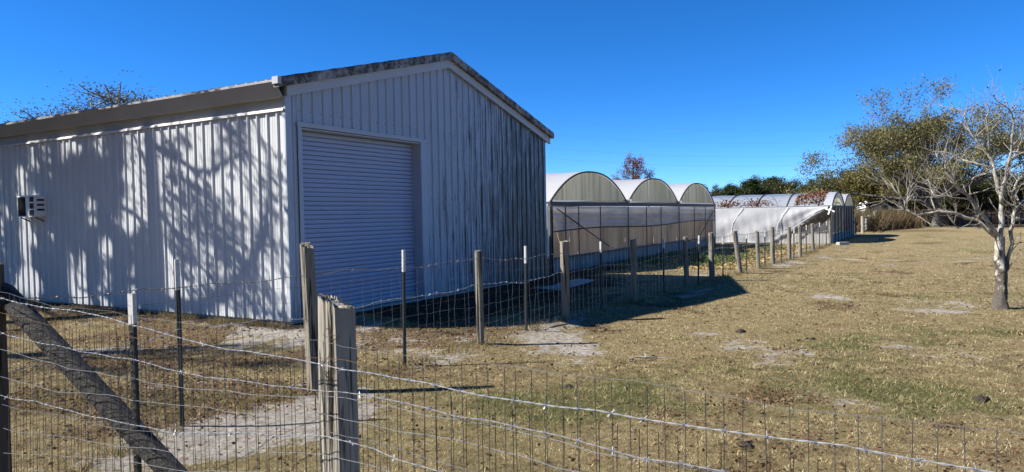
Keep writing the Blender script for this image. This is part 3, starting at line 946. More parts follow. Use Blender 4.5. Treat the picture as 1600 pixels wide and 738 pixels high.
# diagonal brace log
a, c = Vector((-3.30, 4.54, 1.17)), Vector((-1.17, 3.50, -.30))
b = MB(); n = 30; rg = np.random.default_rng(8); d = (c - a).normalized(); sx = d.cross(Vector((0, 0, 1))).normalized(); su = sx.cross(d)
rings = []
for j in range(n + 1):
    p = a + (c - a) * (j / n); ring = []
    for i in range(22):
        an = 2 * math.pi * i / 22
        rr = (.070 - .018 * j / n) * (1 + .07 * math.sin(2 * an + j * .12) + .06 * math.sin(5 * an + 1 + j * .04) + .07 * math.sin(11 * an) + rg.uniform(-.006, .006))
        ring.append(tuple(p + sx * (rr * math.cos(an)) + su * (rr * math.sin(an))))
    rings.append(ring)
for r0, r1 in zip(rings[:-1], rings[1:]): b.quadstrip(r0 + r0[:1], r1 + r1[:1])
b.poly(rings[0][::-1]); b.poly(rings[-1])
k = NM('brace_wood'); cc = k.coords(); f = k.noise(cc, 18, 7, .7); f2 = k.noise(cc, 60, 4, .7)
k.color(k.mix(k.ramp(f, [(.4, 0.0), (.65, 1.0)]), k.mix(f2, (.004, .0035, .003), (.014, .012, .010)), (.055, .05, .042))); k.set(.9); k.bump(k.math('ADD', f, f2), .8, .02)
b.build('brace_log', k.m, fb, True)


def bwire(y0, y1, y2, zr=None):
    """heights at corner, steel post, split post from sag readings; level further right"""
    return [1.6 - (y0 - 352) * 4.45 / 1100, 1.6 - (y1 - 348) * 3.91 / 1100, 1.6 - (y2 - 342) * 3.26 / 1100, zr if zr is not None else 1.6 - (y2 - 342) * 3.26 / 1100]


OFF = np.array([-.05, -.085])
def bpath(zz, dy=0.0):
    kx = K.copy(); out = []
    for i in range(3):
        for t in np.linspace(0, 1, 6)[:-1]:
            p = kx[i] + (kx[i + 1] - kx[i]) * t + (OFF if i else OFF * .6)
            z = zz[i] + (zz[i + 1] - zz[i]) * t - .02 * math.sin(math.pi * t)
            out.append((p[0], p[1] + dy, z))
    out.append((K[3][0], K[3][1], zz[3])); return out


barbed_wire(fb, wig(bpath(bwire(463, 494, 565, .925), -.012), 0.010, 51), .0015, 'wire', .10, .13, .018, seed=3)
barbed_wire(fb, wig(bpath(bwire(513, 557, 600, .79), -.010), .014, 52), .0013, 'wire', .10, .13, .017, seed=4)
barbed_wire(fb, wig(bpath(bwire(615, 655, 676, .56), -.010), .016, 53), .0013, 'wire', .10, .13, .017, seed=5)
HB = [(457, 484, 528, 1.035), (486, 522, 551, .94), (540, 589, 611, .80), (587, 620, 640, .70), (630, 667, 668, .62), (669, 692, 703, .53), (705, 716, 735, .42), (750, 755, 775, .31), (800, 800, 815, .20), (850, 850, 855, .09), (890, 890, 890, -.03)]
HZ = []
for j, (y0, y1, y2, zr) in enumerate(HB):
    z = bwire(y0, y1, y2, zr); HZ.append(z)
    plain_wire(fb, wig(bpath(z), .014, 60 + j), (.0014 if j else .0010), 'wire_dull' if j == 0 else 'wire' if j % 3 != 1 else ('wire_rust' if j == 1 else 'wire_dull'))
def zat(i, t, q): return HZ[q][i] + (HZ[q][i + 1] - HZ[q][i]) * t - .02 * math.sin(math.pi * t)
rg = np.random.default_rng(9)
for layer, (mat, sp, q0, r) in enumerate((('wire_dull', .064, 0, .0017), ('wire_rust', .071, 1, .0016))):
    b = MB()
    for i in range(3):
        L = np.linalg.norm(K[i + 1] - K[i]); n = int(L / sp)
        for j in range(n):
            t = (j + .5 + rg.uniform(-.12, .12)) / n
            pts = []
            lean = (.16 * (1 - t) if i == 0 else .0) + rg.uniform(-.006, .006)
            zt = zat(i, t, q0) - (.07 if layer and i == 2 else 0) ; zb = G + .01
            for m in range(7):
                f = m / 6
                tt = min(1, max(0, t + lean * (1 - f) * .5 / 1)) if i == 0 else t
                p = K[i] + (K[i + 1] - K[i]) * tt + (OFF if i else OFF * .6)
                pts.append((p[0] + rg.uniform(-.003, .003), p[1] + .006 * layer + rg.uniform(-.003, .003), zt + (zb - zt) * f))
            b.tube(pts, r, 3, False)
    tag(b.build('mesh_wire', M[mat], fb), kind='stuff')
# staple knots of loose wire on the split post
b = MB(); rg = random.Random(4)
for kx in range(9):
    p = Vector((-.84 + rg.uniform(-.02, .03), 3.21, .90 + rg.uniform(-.04, .20))); pts = []
    for m in range(7): pts.append(p + Vector((.02 * math.cos(m * 1.3 + kx), -.012 - .006 * math.sin(m), .022 * math.sin(m * 1.1 + kx * 2))))
    b.tube(pts, .0013, 3, False)
b.build('tie_wire', M['wire_rust'], fb)

# ------------------------------------------------------------------ trees
def leaf_mesh(name, pts, size, cols, mat, seed=0, aspect=.55, flat=0.0):
    """one small folded quad per leaf"""
    rg = np.random.default_rng(seed); n = len(pts)
    a = rg.normal(size=(n, 3)); a[:, 2] *= (1 - flat); a /= np.linalg.norm(a, axis=1, keepdims=True) + 1e-9
    c = rg.normal(size=(n, 3)); c -= a * (a * c).sum(1, keepdims=True); c /= np.linalg.norm(c, axis=1, keepdims=True) + 1e-9
    s = (size * rg.uniform(.6, 1.35, n))[:, None]
    v = np.stack([pts - a * s * .5, pts + c * s * aspect * .5, pts + a * s * .5, pts - c * s * aspect * .5], 1).reshape(-1, 3)
    f = np.arange(4 * n).reshape(n, 4)
    cc = np.repeat(cols, 4, axis=0)
    return np_mesh(name, v, f, mat, cc)


def pick_cols(n, palette, seed=0, jit=.22):
    rg = np.random.default_rng(seed); P = np.array([p[:3] for p in palette]); w = np.array([p[3] for p in palette], float); w /= w.sum()
    c = P[rg.choice(len(P), n, p=w)]
    return np.clip(c * rg.uniform(1 - jit, 1 + jit, (n, 1)), 0, 1)


class Tree:
    def __init__(s, seed): s.r = random.Random(seed); s.br = []; s.tips = []

    def grow(s, p, d, L, r, lev, maxlev, up=.15, spread=.8, wob=.25, kids=(3, 5), nseg=4, shrink=.62, rmin=.006, gate=None):
        pts = [p.copy()]; q = p.copy(); dd = d.normalized(); rad = [r]
        for i in range(nseg):
            dd = (dd + Vector((s.r.uniform(-1, 1), s.r.uniform(-1, 1), s.r.uniform(-1, 1))) * wob + Vector((0, 0, up))).normalized()
            q = q + dd * (L / nseg); pts.append(q.copy()); rad.append(max(rmin * .6, r * (1 - .62 * (i + 1) / nseg)))
        s.br.append((pts, rad, lev))
        if lev >= maxlev - 1: s.tips += [(pts[j] + (pts[j + 1] - pts[j]) * s.r.random(), lev) for j in range(1, nseg)] + [(q.copy(), lev)]
        if lev >= maxlev: return
        n = s.r.randint(*kids)
        for i in range(n):
            t = s.r.uniform(.3, 1.0) if i else 1.0
            j = min(nseg - 1, int(t * nseg)); f = t * nseg - j
            bp = pts[j] + (pts[j + 1] - pts[j]) * min(1, f)
            bd = (pts[j + 1] - pts[j]).normalized()
            ax = Vector((s.r.uniform(-1, 1), s.r.uniform(-1, 1), s.r.uniform(-1, 1)))
            ax = (ax - bd * ax.dot(bd)).normalized()
            nd = (bd * math.cos(spread * s.r.uniform(.5, 1.2)) + ax * math.sin(spread * s.r.uniform(.5, 1.2)))
            s.grow(bp, nd, L * shrink * s.r.uniform(.75, 1.2), max(rmin, rad[j] * s.r.uniform(.5, .7)), lev + 1, maxlev, up, spread, wob, kids, max(3, nseg - (lev > 1)), shrink, rmin)

    def wood(s, name, mat, parent, sides=(9, 7, 5, 4, 3, 3)):
        b = MB()
        for pts, rad, lev in s.br: b.tube(pts, rad, sides[min(lev, 5)], False)
        return b.build(name, mat, parent, True)


def bark(name, c0, c1, scale=8, patch=None):
    k = NM(name); f = k.noise(k.coords(scale=(1, 1, .4)), scale, 7, .7); f2 = k.noise(k.coords(), scale * 3, 5)
    c = k.mix(k.ramp(f, [(.38, 0.0), (.62, 1.0)]), c0, c1)
    if patch is not None:
        # dark weathered bark low on the trunk of this tree, pale lichen above
        sep = k.node('ShaderNodeSeparateXYZ'); k.lk(k.coords(), sep.inputs[0])
        m = k.ramp(k.math('ADD', sep.outputs[2], k.math('MULTIPLY', k.math('SUBTRACT', k.noise(k.coords(scale=(1, 1, .6)), 11, 5, .6), .5), 4.2)), [(patch[0], 1.0), (patch[1], 0.0)])
        c = k.mix(m, c, k.mix(f2, (.03, .028, .025), (.15, .13, .11)))
    k.color(c); k.set(.9, 0, .15); k.bump(k.math('ADD', f, f2), .6, .02)
    return k.m


M['bark_grey'] = bark('grey_bark', (.10, .09, .08), (.27, .25, .22))
M['bark_dark'] = bark('dark_bark', (.03, .026, .022), (.09, .08, .07))
M['bark_lichen'] = bark('lichen_bark', (.14, .13, .115), (.46, .44, .38), 16, (.5, .85))
M['bark_oak'] = bark('oak_bark', (.045, .04, .034), (.15, .135, .115))
M['twig'] = simple('pale_twig', (.27, .245, .205), .9, 0, .3, 6)
M['leaf'] = tinted('leaves', .65, .3)
M['dry_leaf'] = tinted('dry_leaves', .8, .2)

# ---- bare pale tree on the right lawn
bt = empty('bare_tree', (8.39, 12.1, G), 0, 'small leafless tree with pale lichened branches on the right lawn', 'tree')
WORLD_KIDS.add(bt.name)
LIMB = {
'trunk': [(8.38, 12.1, -.30), (8.39, 12.1, -.15), (8.41, 12.1, .0), (8.42, 12.1, .21), (8.42, 12.1, .43), (8.39, 12.1, .77), (8.39, 12.1, 1.02)],
'stem': [(8.43, 12.1, .43), (8.51, 12.09, .53), (8.53, 12.08, .77), (8.55, 12.07, 1.17), (8.59, 12.06, 1.39), (8.64, 12.04, 1.58), (8.74, 12.03, 1.7), (8.99, 12.02, 1.94), (9.17, 12.01, 2.24), (9.25, 12.0, 2.53)],
'up1': [(8.39, 12.1, 1.02), (8.44, 12.12, 1.33), (8.45, 12.14, 1.65), (8.39, 12.16, 1.89), (8.35, 12.18, 2.17), (8.29, 12.2, 2.47), (8.11, 12.22, 2.69), (7.97, 12.24, 2.9), (7.88, 12.26, 3.18), (7.78, 12.28, 3.27), (7.61, 12.3, 3.34)],
'up2': [(8.42, 12.1, 1.65), (8.39, 12.03, 1.92), (8.43, 11.96, 2.22), (8.44, 11.89, 2.51), (8.39, 11.81, 2.73), (8.33, 11.74, 3.15), (8.21, 11.67, 3.23), (7.94, 11.6, 3.38)],
'up2b': [(8.43, 11.96, 2.22), (8.48, 11.88, 2.45), (8.44, 11.65, 2.69), (8.34, 11.42, 2.96), (8.21, 11.2, 3.24)],
'left': [(8.37, 12.1, 1.06), (8.1, 12.04, 1.4), (7.84, 11.99, 1.71), (7.62, 11.93, 1.87), (7.52, 11.87, 1.94), (7.37, 11.81, 2.14), (7.16, 11.76, 2.34), (7.05, 11.7, 2.5)],
'left_a': [(7.62, 11.93, 1.87), (7.7, 11.7, 2.1), (7.72, 11.3, 2.17)],
'left_b': [(7.45, 11.84, 2.04), (7.30, 11.93, 2.09), (7.14, 11.97, 2.09), (6.96, 11.9, 2.03)],
'left_c': [(7.84, 11.99, 1.71), (7.36, 11.77, 1.76), (6.86, 11.43, 1.78), (6.43, 11.1, 1.76)],
'low': [(8.32, 12.1, 1.08), (8.04, 12.14, 1.37), (7.69, 12.17, 1.49), (7.36, 12.21, 1.53), (7.03, 12.25, 1.47), (6.9, 12.29, 1.58), (6.87, 12.32, 1.74), (6.72, 12.36, 1.93), (6.67, 12.4, 2.06)],
'low_a': [(6.88, 12.3, 1.66), (6.92, 12.3, 1.9), (7.07, 12.3, 2.06)],
'low_b': [(7.36, 12.21, 1.53), (7.33, 12.3, 1.75), (7.45, 12.5, 1.92), (7.51, 12.7, 2.11)],
'low_c': [(8.11, 12.13, 1.32), (7.79, 12.0, 1.3), (7.56, 11.9, 1.24), (7.33, 11.8, 1.43)],
'right': [(8.58, 12.06, 1.36), (8.9, 12.23, 1.37), (9.28, 12.37, 1.44), (9.66, 12.5, 1.45)],
'rb': [(8.62, 12.05, 1.5), (8.53, 11.95, 1.61), (8.41, 11.8, 1.76), (8.22, 11.65, 1.86), (8.05, 11.5, 1.83)],
'rc': [(8.68, 12.03, 1.64), (8.77, 12.28, 1.93), (9.02, 12.45, 2.12), (9.32, 12.62, 2.28), (9.57, 12.8, 2.54)],
'mid_a': [(8.33, 12.19, 2.27), (8.06, 12.25, 2.36), (7.92, 12.4, 2.44), (7.71, 12.55, 2.59), (7.61, 12.7, 2.6)],
'mid_b': [(8.29, 12.2, 2.45), (8.15, 12.03, 2.87), (8.05, 11.95, 3.1), (8.06, 11.88, 3.24), (7.94, 11.8, 3.34)]}
RAD = {'trunk': (.20, .085), 'stem': (.055, .012), 'up1': (.062, .008), 'up2': (.045, .008), 'up2b': (.025, .006), 'left': (.055, .010), 'low': (.048, .007), 'right': (.026, .008), 'rb': (.02, .006), 'rc': (.026, .007), 'mid_a': (.022, .006), 'mid_b': (.022, .006)}
tr = Tree(77); b = MB()
for nm, pts in LIMB.items():
    r0, r1 = (q * .78 for q in RAD.get(nm, (.018, .006)))
    P = [Vector(p) for p in pts]
    if nm != 'trunk':       # crooked between the bends
        Q = [P[0]]
        for a_, c_ in zip(P[:-1], P[1:]):
            m_ = (a_ + c_) / 2 + Vector((tr.r.uniform(-1, 1), tr.r.uniform(-1, 1), tr.r.uniform(-1, 1))) * .08 * (c_ - a_).length
            Q += [m_, c_]
        P = Q
    n = len(P) - 1
    if nm == 'trunk': rad = [.15, .112, .098, .088, .086, .076, .072]
    else: rad = [r0 + (r1 - r0) * (i / n) ** .8 + tr.r.uniform(-.08, .08) * r0 for i in range(n + 1)]
    if nm == 'trunk':
        NR, NA = 46, 22; zz0 = [p.z for p in P]; prev = None
        for j_ in range(NR + 1):
            z_ = zz0[0] + (zz0[-1] + .06 - zz0[0]) * j_ / NR
            cx_, cy_, rr_ = (float(np.interp(z_, zz0, q)) for q in ([p.x for p in P], [p.y for p in P], rad))
            ring = []
            for i_ in range(NA):
                a_ = 2 * math.pi * i_ / NA
                flare = 1 + .30 * math.exp(-max(0, z_ - G) / .10) * max(0, math.sin(a_ * 4 + .6)) 
                w_ = rr_ * flare * (1 + .10 * math.sin(a_ * 3 + z_ * 2.2) + .07 * math.sin(a_ * 5 - z_ * 6) + .05 * math.sin(a_ * 8 + z_ * 15) + tr.r.uniform(-.045, .045))
                ring.append((cx_ + w_ * math.cos(a_), cy_ + w_ * math.sin(a_), z_))
            if prev: b.quadstrip(prev + prev[:1], ring + ring[:1])
            prev = ring
        b.poly(prev)
        continue
    b.tube(P, rad, 10 if nm in ('trunk', 'up1', 'stem', 'left') else 7, True)
    if nm != 'trunk':
        for i in range(2, n + 1):
            for _ in range(2 if rad[i] < .03 else 1):
                d = (P[i] - P[i - 1]).normalized(); side = Vector((tr.r.uniform(-1, 1), tr.r.uniform(-1, 1), tr.r.uniform(-.5, 1)))
                tr.grow(P[i], (d * .5 + side * .8), tr.r.uniform(.18, .46), min(.010, rad[i] * .6), 3, 4, .12, .7, .3, (1, 3), 4, .6, .0022)
b.build('trunk', M['bark_lichen'], bt, True)
tw = tr.wood('twigs', M['twig'], bt, (6, 6, 5, 4, 4, 3))
tp = np.array([t[0] for t in tr.tips if tr.r.random() < .05])
link('dead_leaves', leaf_mesh('dead_leaves', tp, .045, pick_cols(len(tp), [(.05, .04, .03, 1)], 1), M['dry_leaf'], 3), bt)

# ---- the big oak behind the plank fence
OX, OY = 38.4, 63.6
oak = empty('oak_tree', (OX, OY, G), 0, 'huge spreading oak with thin olive foliage and dark trunk at the far fence', 'tree')
WORLD_KIDS.add(oak.name)
tr = Tree(31)
tr.grow(Vector((OX, OY, G - .2)), Vector((0, 0, 1)), 3.0, .50, 0, 0, 0, .02, .1, 5)
top = tr.br[0][0][-1]; tr.br[0] = (tr.br[0][0], [.48, .38, .35, .34, .34], 0); tr.tips = []
for i in range(13):
    a = i * 2 * math.pi / 13 + tr.r.uniform(-.25, .25); el = [.36, .62, .98][i % 3] + tr.r.uniform(-.1, .15)
    d = Vector((math.cos(a) * math.cos(el) * 1.15, math.sin(a) * math.cos(el) * .8, math.sin(el)))
    tr.grow(top - Vector((0, 0, .9 * tr.r.random())), d, 5.4 * (1.12 if i % 3 == 0 else 1), .21, 1, 5, .07, .72, .22, (3, 4), 5, .64, .017)
for bi, (pts_, rad_, lev_) in enumerate(tr.br):
    if lev_: tr.br[bi] = ([Vector((OX + (q.x - OX) * 1.12 - .4, q.y, q.z if q.z < 2.6 else 2.6 + (q.z - 2.6) * .70)) for q in pts_], rad_, lev_)
tr.tips = [(Vector((OX + (q.x - OX) * 1.12 - .4, q.y, q.z if q.z < 2.6 else 2.6 + (q.z - 2.6) * .70)), l_) for q, l_ in tr.tips]
tr.wood('trunk', M['bark_oak'], oak, (9, 7, 5, 4, 3, 3))
tips = np.array([t[0] for t in tr.tips]); rg = np.random.default_rng(2)
print('oak tips', len(tips), tips.min(0), tips.max(0))
sel = []
for p in tips:
    clump = vnoise(p[0] + p[2] * .7, p[1] + p[2] * 1.3, 2.0, 5)
    low = 1.9 if p[2] < 6.0 else .8
    if rg.random() < low * (1.25 * clump + .1): sel.append(p)
sel = np.array(sel)
lp = np.repeat(sel, 14, axis=0) + rg.normal(size=(len(sel) * 14, 3)) * .32
print('oak leaves', len(lp))
col = pick_cols(len(lp), [(.165, .155, .06, 4), (.21, .185, .075, 3), (.10, .105, .042, 3), (.22, .16, .07, 1)], 5)
link('crown', leaf_mesh('crown', lp, .17, col, M['leaf'], 6), oak)

# ---- far trees: prototypes
def far_tree(kind, seed):
    tr = Tree(seed); rg = np.random.default_rng(seed)
    if kind == 'pine':
        tr.grow(Vector((0, 0, 0)), Vector((0, 0, 1)), 8.0, .20, 0, 0, 0, .02, .05, 8)
        P = tr.br[0][0]; tr.tips = []
        for i in range(26):
            t = .35 + .65 * i / 26; q = P[0].lerp(P[-1], t); a = i * 2.4
            tr.grow(q, Vector((math.cos(a), math.sin(a), .25)), 2.3 * (1.15 - t), .05, 2, 4, .08, .7, .25, (2, 3), 4, .55, .012)
        pal = [(.035, .055, .018, 4), (.05, .075, .022, 3), (.025, .038, .016, 3)]; n, sp, sz = 16, .30, .26
    elif kind == 'cypress':
        tr.grow(Vector((0, 0, 0)), Vector((0, 0, 1)), 8.2, .22, 0, 0, 0, .02, .04, 8)
        P = tr.br[0][0]; tr.tips = []
        for i in range(44):
            t = .22 + .76 * i / 44; q = P[0].lerp(P[-1], t); a = i * 2.4
            tr.grow(q, Vector((math.cos(a), math.sin(a), .55)), 3.1 * (1.12 - t) ** .75, .045, 2, 4, .06, .6, .2, (2, 4), 4, .55, .012)
        pal = [(.17, .075, .04, 4), (.12, .055, .032, 3), (.22, .11, .06, 1)]; n, sp, sz = 4, .20, .17
    else:
        tr.grow(Vector((0, 0, 0)), Vector((0, 0, 1)), 2.4, .28, 0, 0, 0, .02, .1, 5)
        P = tr.br[0][0]; tr.tips = []
        for i in range(9):
            a = i * 2.4; el = [.3, .8, 1.3][i % 3]
            tr.grow(P[-1], Vector((math.cos(a) * math.cos(el), math.sin(a) * math.cos(el), math.sin(el))), 2.9, .13, 1, 4, .08, .75, .25, (3, 4), 4, .62, .015)
        pal = [(.045, .055, .018, 4), (.07, .075, .025, 3), (.03, .036, .014, 3), (.10, .085, .03, 1)]; n, sp, sz = 13, .34, .22
        if kind == 'yellow': pal = [(.16, .13, .03, 3), (.11, .105, .03, 4), (.07, .07, .02, 3), (.20, .12, .04, 1)]
        if kind == 'bare': n = 26; pal = [(.10, .09, .04, 3), (.08, .085, .03, 3)]; sz = .095; tr.br = [(p_, [max(.028, r_ * 1.15) for r_ in rr_], l_) for p_, rr_, l_ in tr.br]
    b = MB()
    for pts, rad, lev in tr.br: b.tube(pts, rad, (7, 5, 4, 3, 3)[min(lev, 4)], False)
    tips = np.array([t[0] for t in tr.tips])
    lp = np.repeat(tips, n, axis=0) + rg.normal(size=(len(tips) * n, 3)) * sp
    # dark and light clumps come from thinning the foliage unevenly
    keep = vnoise(lp[:, 0] + lp[:, 2], lp[:, 1] - lp[:, 2], 1.3, seed) > .26
    lp = lp[keep]
    if len(lp) > 26000: lp = lp[rg.choice(len(lp), 26000, False)]
    return b.mesh('trunk', M['bark_dark'] if kind != 'bare' else M['bark_grey'], True), leaf_mesh('crown', lp, sz, pick_cols(len(lp), pal, seed), M['leaf'], seed)


PROTO = {}
for kd, sds in (('pine', (1, 2)), ('oak', (3, 4, 5)), ('cypress', (6,)), ('yellow', (7, 8)), ('bare', (9,))):
    PROTO[kd] = [far_tree(kd, s_) for s_ in sds]


def place_tree(kind, var, x, y, h, label, group=None, wide=1.0, rot=0.0):
    tm, cm = PROTO[kind][var]
    ztop = max(v.co.z for v in cm.vertices)
    s = (h - G) / ztop
    o = empty(kind + '_tree' if kind not in ('yellow', 'bare') else 'oak_tree', (x, y, G), rot, label, 'tree', group)
    o.scale = (s * wide, s * wide, s)
    link('trunk', tm, o); link('crown', cm, o)
    return o


def px(xp, Y): return (xp - 800) / 1100.0 * Y
FT = 'distant trees along the skyline'
place_tree('cypress', 0, px(990, 84), 84, 9.0, 'rusty brown bald tree standing alone behind the near greenhouse roofs', None, .92, .4)
rows = [('pine', 0, 1092, 112, 6.3, 1.3, 'leftmost dark tree showing behind the third greenhouse arch'),
        ('oak', 0, 1118, 116, 6.5, 1.1, 'round dark tree just right of the third greenhouse arch'),
        ('pine', 1, 1138, 112, 6.0, 1.4, 'small pointed dark pine beside the round tree right of the greenhouse arch'),
        ('oak', 1, 1160, 118, 7.0, 1.0, 'mid green tree above the left part of the clear hooped roof'),
        ('pine', 0, 1178, 110, 7.0, 1.5, 'bright green pine left of the tallest tree in the skyline group'),
        ('oak', 2, 1197, 114, 8.0, 1.0, 'tallest dark tree of the skyline group above the hooped roof'),
        ('pine', 1, 1214, 120, 7.6, 1.5, 'narrow dark pine just right of the tallest skyline tree'),
        ('oak', 0, 1236, 116, 7.6, 1.25, 'broad dark round tree above the middle of the hooped roof'),
        ('yellow', 0, 1263, 108, 5.2, .8, 'low orange tinted tree between the dark skyline trees'),
        ('oak', 1, 1279, 120, 8.2, 1.05, 'thin topped grey green tree above the right end of the hooped roof'),
        ('oak', 2, 1306, 112, 7.8, 1.2, 'dark green tree behind the arched ends of the far greenhouse'),
        ('oak', 0, 1330, 104, 8.6, 1.1, 'dark green tree touching the left side of the huge oak')]
for kd, vr, xp, Y_, h, wd_, lb in rows: place_tree(kd, vr, px(xp, Y_), Y_, h, lb, FT, wd_, xp * .7)
for kd, vr, xp, Y_, h, wd_, lb in [('yellow', 0, 1358, 76, 6.6, 1.2, 'yellow olive bushy tree at the left foot of the huge oak'),
                                   ('yellow', 1, 1396, 76, 7.4, 1.3, 'second yellow olive tree behind the white trailer'),
                                   ('yellow', 0, 1440, 80, 7.4, 1.4, 'olive bushy tree behind the oak trunk, on its left'),
                                   ('oak', 2, 1492, 86, 6.4, 1.5, 'dark bushy tree behind the oak trunk, on its right'),
                                   ('oak', 0, 1545, 82, 6.6, 1.5, 'dark tree seen behind the pale bare branches'),
                                   ('yellow', 1, 1600, 84, 6.6, 1.5, 'olive tree at the right edge of the picture'),
                                   ('oak', 1, 1660, 84, 7.0, 1.5, 'dark tree just beyond the right edge of the picture')]:
    place_tree(kd, vr, px(xp, Y_), Y_, h, lb, 'trees behind the plank fence', wd_, xp * .9)
# behind the barn on the left
place_tree('bare', 0, px(215, 46), 46, 10.9, 'sparse nearly bare tree rising above the middle of the barn roof edge', 'trees behind the barn', 1.5, 1.0)
place_tree('bare', 0, px(100, 44), 44, 9.9, 'low sparse tree top above the barn roof near its left end', 'trees behind the barn', 1.6, 2.6)
place_tree('oak', 1, px(2, 46), 46, 8.9, 'dark leafy tree top at the far left edge above the barn roof', 'trees behind the barn', .75, .3)

# ---- tall trees left of the picture that shade the barn's long side
def wallpt(v, z, d):
    """point that throws its shadow on the barn side at v, z when d metres towards the sun"""
    p = Vector((BARN[0] + wd[0] * v, BARN[1] + wd[1] * v, z))
    return p + SUN_FROM * d + Vector((0, 0, d * math.tan(R_(SUN_EL))))


D1 = 5.6
sh1 = empty('shade_tree', (0, 0, 0), 0, 'tall straight tree out of frame left whose trunk shadow crosses the barn side', 'tree')
tr = Tree(91); p0 = wallpt(3.42, 0, D1)
tr.br.append(([Vector((p0.x, p0.y, G - .2)), Vector((p0.x + .05, p0.y, 1.5)), Vector((p0.x, p0.y, 3)), wallpt(3.42, 0, D1), wallpt(3.36, .9, D1), wallpt(3.40, 1.8, D1), wallpt(3.47, 3.3, D1), wallpt(3.5, 4.8, D1), wallpt(3.6, 6.5, D1)],
              [.30, .22, .19, .17, .14, .11, .10, .07, .03], 0))
L_ = [([(3.42, .30), (2.9, .10), (2.2, .12), (1.5, .38), (.95, .80), (.55, 1.35), (.38, 2.0), (.42, 2.7)], .095, .03),
      ([(3.45, 3.0), (2.8, 2.75), (2.2, 2.45), (1.75, 2.42), (1.3, 2.6), (.9, 2.7)], .055, .02),
      ([(3.38, 2.3), (3.75, 2.85), (4.1, 3.4), (4.6, 4.2)], .05, .02), ([(3.36, 1.9), (2.9, 1.45), (2.4, 1.05), (1.9, .6), (1.6, .2)], .045, .02),
      ([(3.4, 1.2), (4.0, 1.75), (4.8, 2.0), (5.8, 2.3)], .06, .02), ([(1.5, .38), (1.2, .2), (.8, .25), (.4, .1)], .03, .012), ([(3.42, .6), (4.2, .5), (5.0, .2), (6, .3)], .07, .02)]
for pts, r0, r1 in L_:
    P = [wallpt(v, z, D1 + .2 * i * (1 if len(pts) % 2 else -.3)) for i, (v, z) in enumerate(pts)]; n = len(P) - 1
    tr.br.append((P, [r0 + (r1 - r0) * i / n for i in range(n + 1)], 1))
    for i in range(1, n + 1):
        for _ in range(2):
            tr.grow(P[i], Vector((tr.r.uniform(-1, 1), tr.r.uniform(-1, 1), tr.r.uniform(-.8, .9))), tr.r.uniform(.5, 1.2), .018, 3, 4, .0, .8, .3, (2, 3), 4, .6, .006)
tr.wood('trunk', M['bark_grey'], sh1)
rg = np.random.default_rng(44)
def on_wall(P):
    """where the shadow of each point lands on the barn side: along it, and up"""
    dx, dy = P[:, 0] - BARN[0], P[:, 1] - BARN[1]
    u = dx * gd[0] + dy * gd[1]; v = dx * wd[0] + dy * wd[1]
    hu = -(SUN_FROM.x * gd[0] + SUN_FROM.y * gd[1]); hv = -(SUN_FROM.x * wd[0] + SUN_FROM.y * wd[1])
    t = -u / hu
    return v + t * hv, P[:, 2] - t * math.tan(R_(SUN_EL))


def thin_out(P, thr, seed):
    """open gaps in the foliage, wider than single leaves"""
    v, z = on_wall(P)
    n = .65 * vnoise(v, z * .55, .42, seed) + .35 * vnoise(v, z * .6, .17, seed + 5)
    return n < thr


def clumps(specs, d0, seed, per=90, size=.16):
    rg = np.random.default_rng(seed); out = []
    for v, z, s, den in specs:
        m = int(per * den); c = np.array(wallpt(v, z, d0 + rg.uniform(-1.5, 2.0)))
        q = rg.normal(size=(m, 3)) * s
        out.append(c + q)
    return np.concatenate(out)
tips = np.array([t[0] for t in tr.tips]); lp = np.repeat(tips[rg.random(len(tips)) < .3], 4, axis=0); lp = lp + rg.normal(size=lp.shape) * .14
sp = [(rg.uniform(.2, 3.0), rg.uniform(.5, 3.4), rg.uniform(.16, .34), rg.uniform(.25, .8)) for _ in range(6)] + [(2.4, 2.0, .24, 2.4), (2.1, 1.6, .24, 2.4), (1.75, 1.25, .22, 2.2), (1.4, 1.6, .18, 1.6), (1.2, 2.9, .2, 1.6), (.7, 2.6, .16, 1.2), (2.6, 2.9, .2, 1.6), (1.0, .75, .18, 1.6), (1.5, .5, .2, 1.8), (2.2, .3, .2, 1.8), (.3, 1.2, .14, 1.0), (2.9, 1.3, .2, 2.0)]
lp = np.concatenate([lp, clumps(sp, D1, 61, 75)])
lp = lp[thin_out(lp, .60, 15)]
link('crown', leaf_mesh('crown', lp, .125, pick_cols(len(lp), [(.05, .06, .02, 1), (.08, .07, .025, 1)], 3), M['leaf'], 8), sh1)

sh2 = empty('shade_tree', (0, 0, 0), 0, 'dense leafy tree out of frame left that darkens the barn side by the air conditioner', 'tree')
tr = Tree(92); p0 = wallpt(6.6, 0, 7.4)
tr.br.append(([Vector((p0.x, p0.y, G - .2)), Vector((p0.x, p0.y, 3)), Vector((p0.x, p0.y, 6.2)), Vector((p0.x + .2, p0.y, 9.6))], [.38, .30, .2, .08], 0))
for i in range(9):
    a = i * 2.4
    tr.grow(Vector((p0.x, p0.y, 5.0 + .45 * i)), Vector((math.cos(a), math.sin(a), .25)), 2.2, .07, 2, 4, .04, .7, .25, (3, 4), 4, .6, .008)
tr.wood('trunk', M['bark_grey'], sh2)
sp = []
for _ in range(130):
    v, z = rg.uniform(3.5, 11.5), rg.uniform(-.6, 3.8)
    sp.append((v, z, rg.uniform(.16, .34), rg.uniform(.6, 1.3)))
for _ in range(26): sp.append((rg.uniform(3.7, 5.6), rg.uniform(.0, 2.4), rg.uniform(.2, .36), 1.0))
lp = clumps(sp, 7.0, 62, 210)
v_, z_ = on_wall(lp)
lp = lp[thin_out(lp, .56, 7) & ~((v_ < 4.25) & (z_ > 1.5)) & (v_ > 3.3)]
link('crown', leaf_mesh('crown', lp, .15, pick_cols(len(lp), [(.05, .06, .02, 1), (.08, .07, .025, 1)], 4), M['leaf'], 9), sh2)

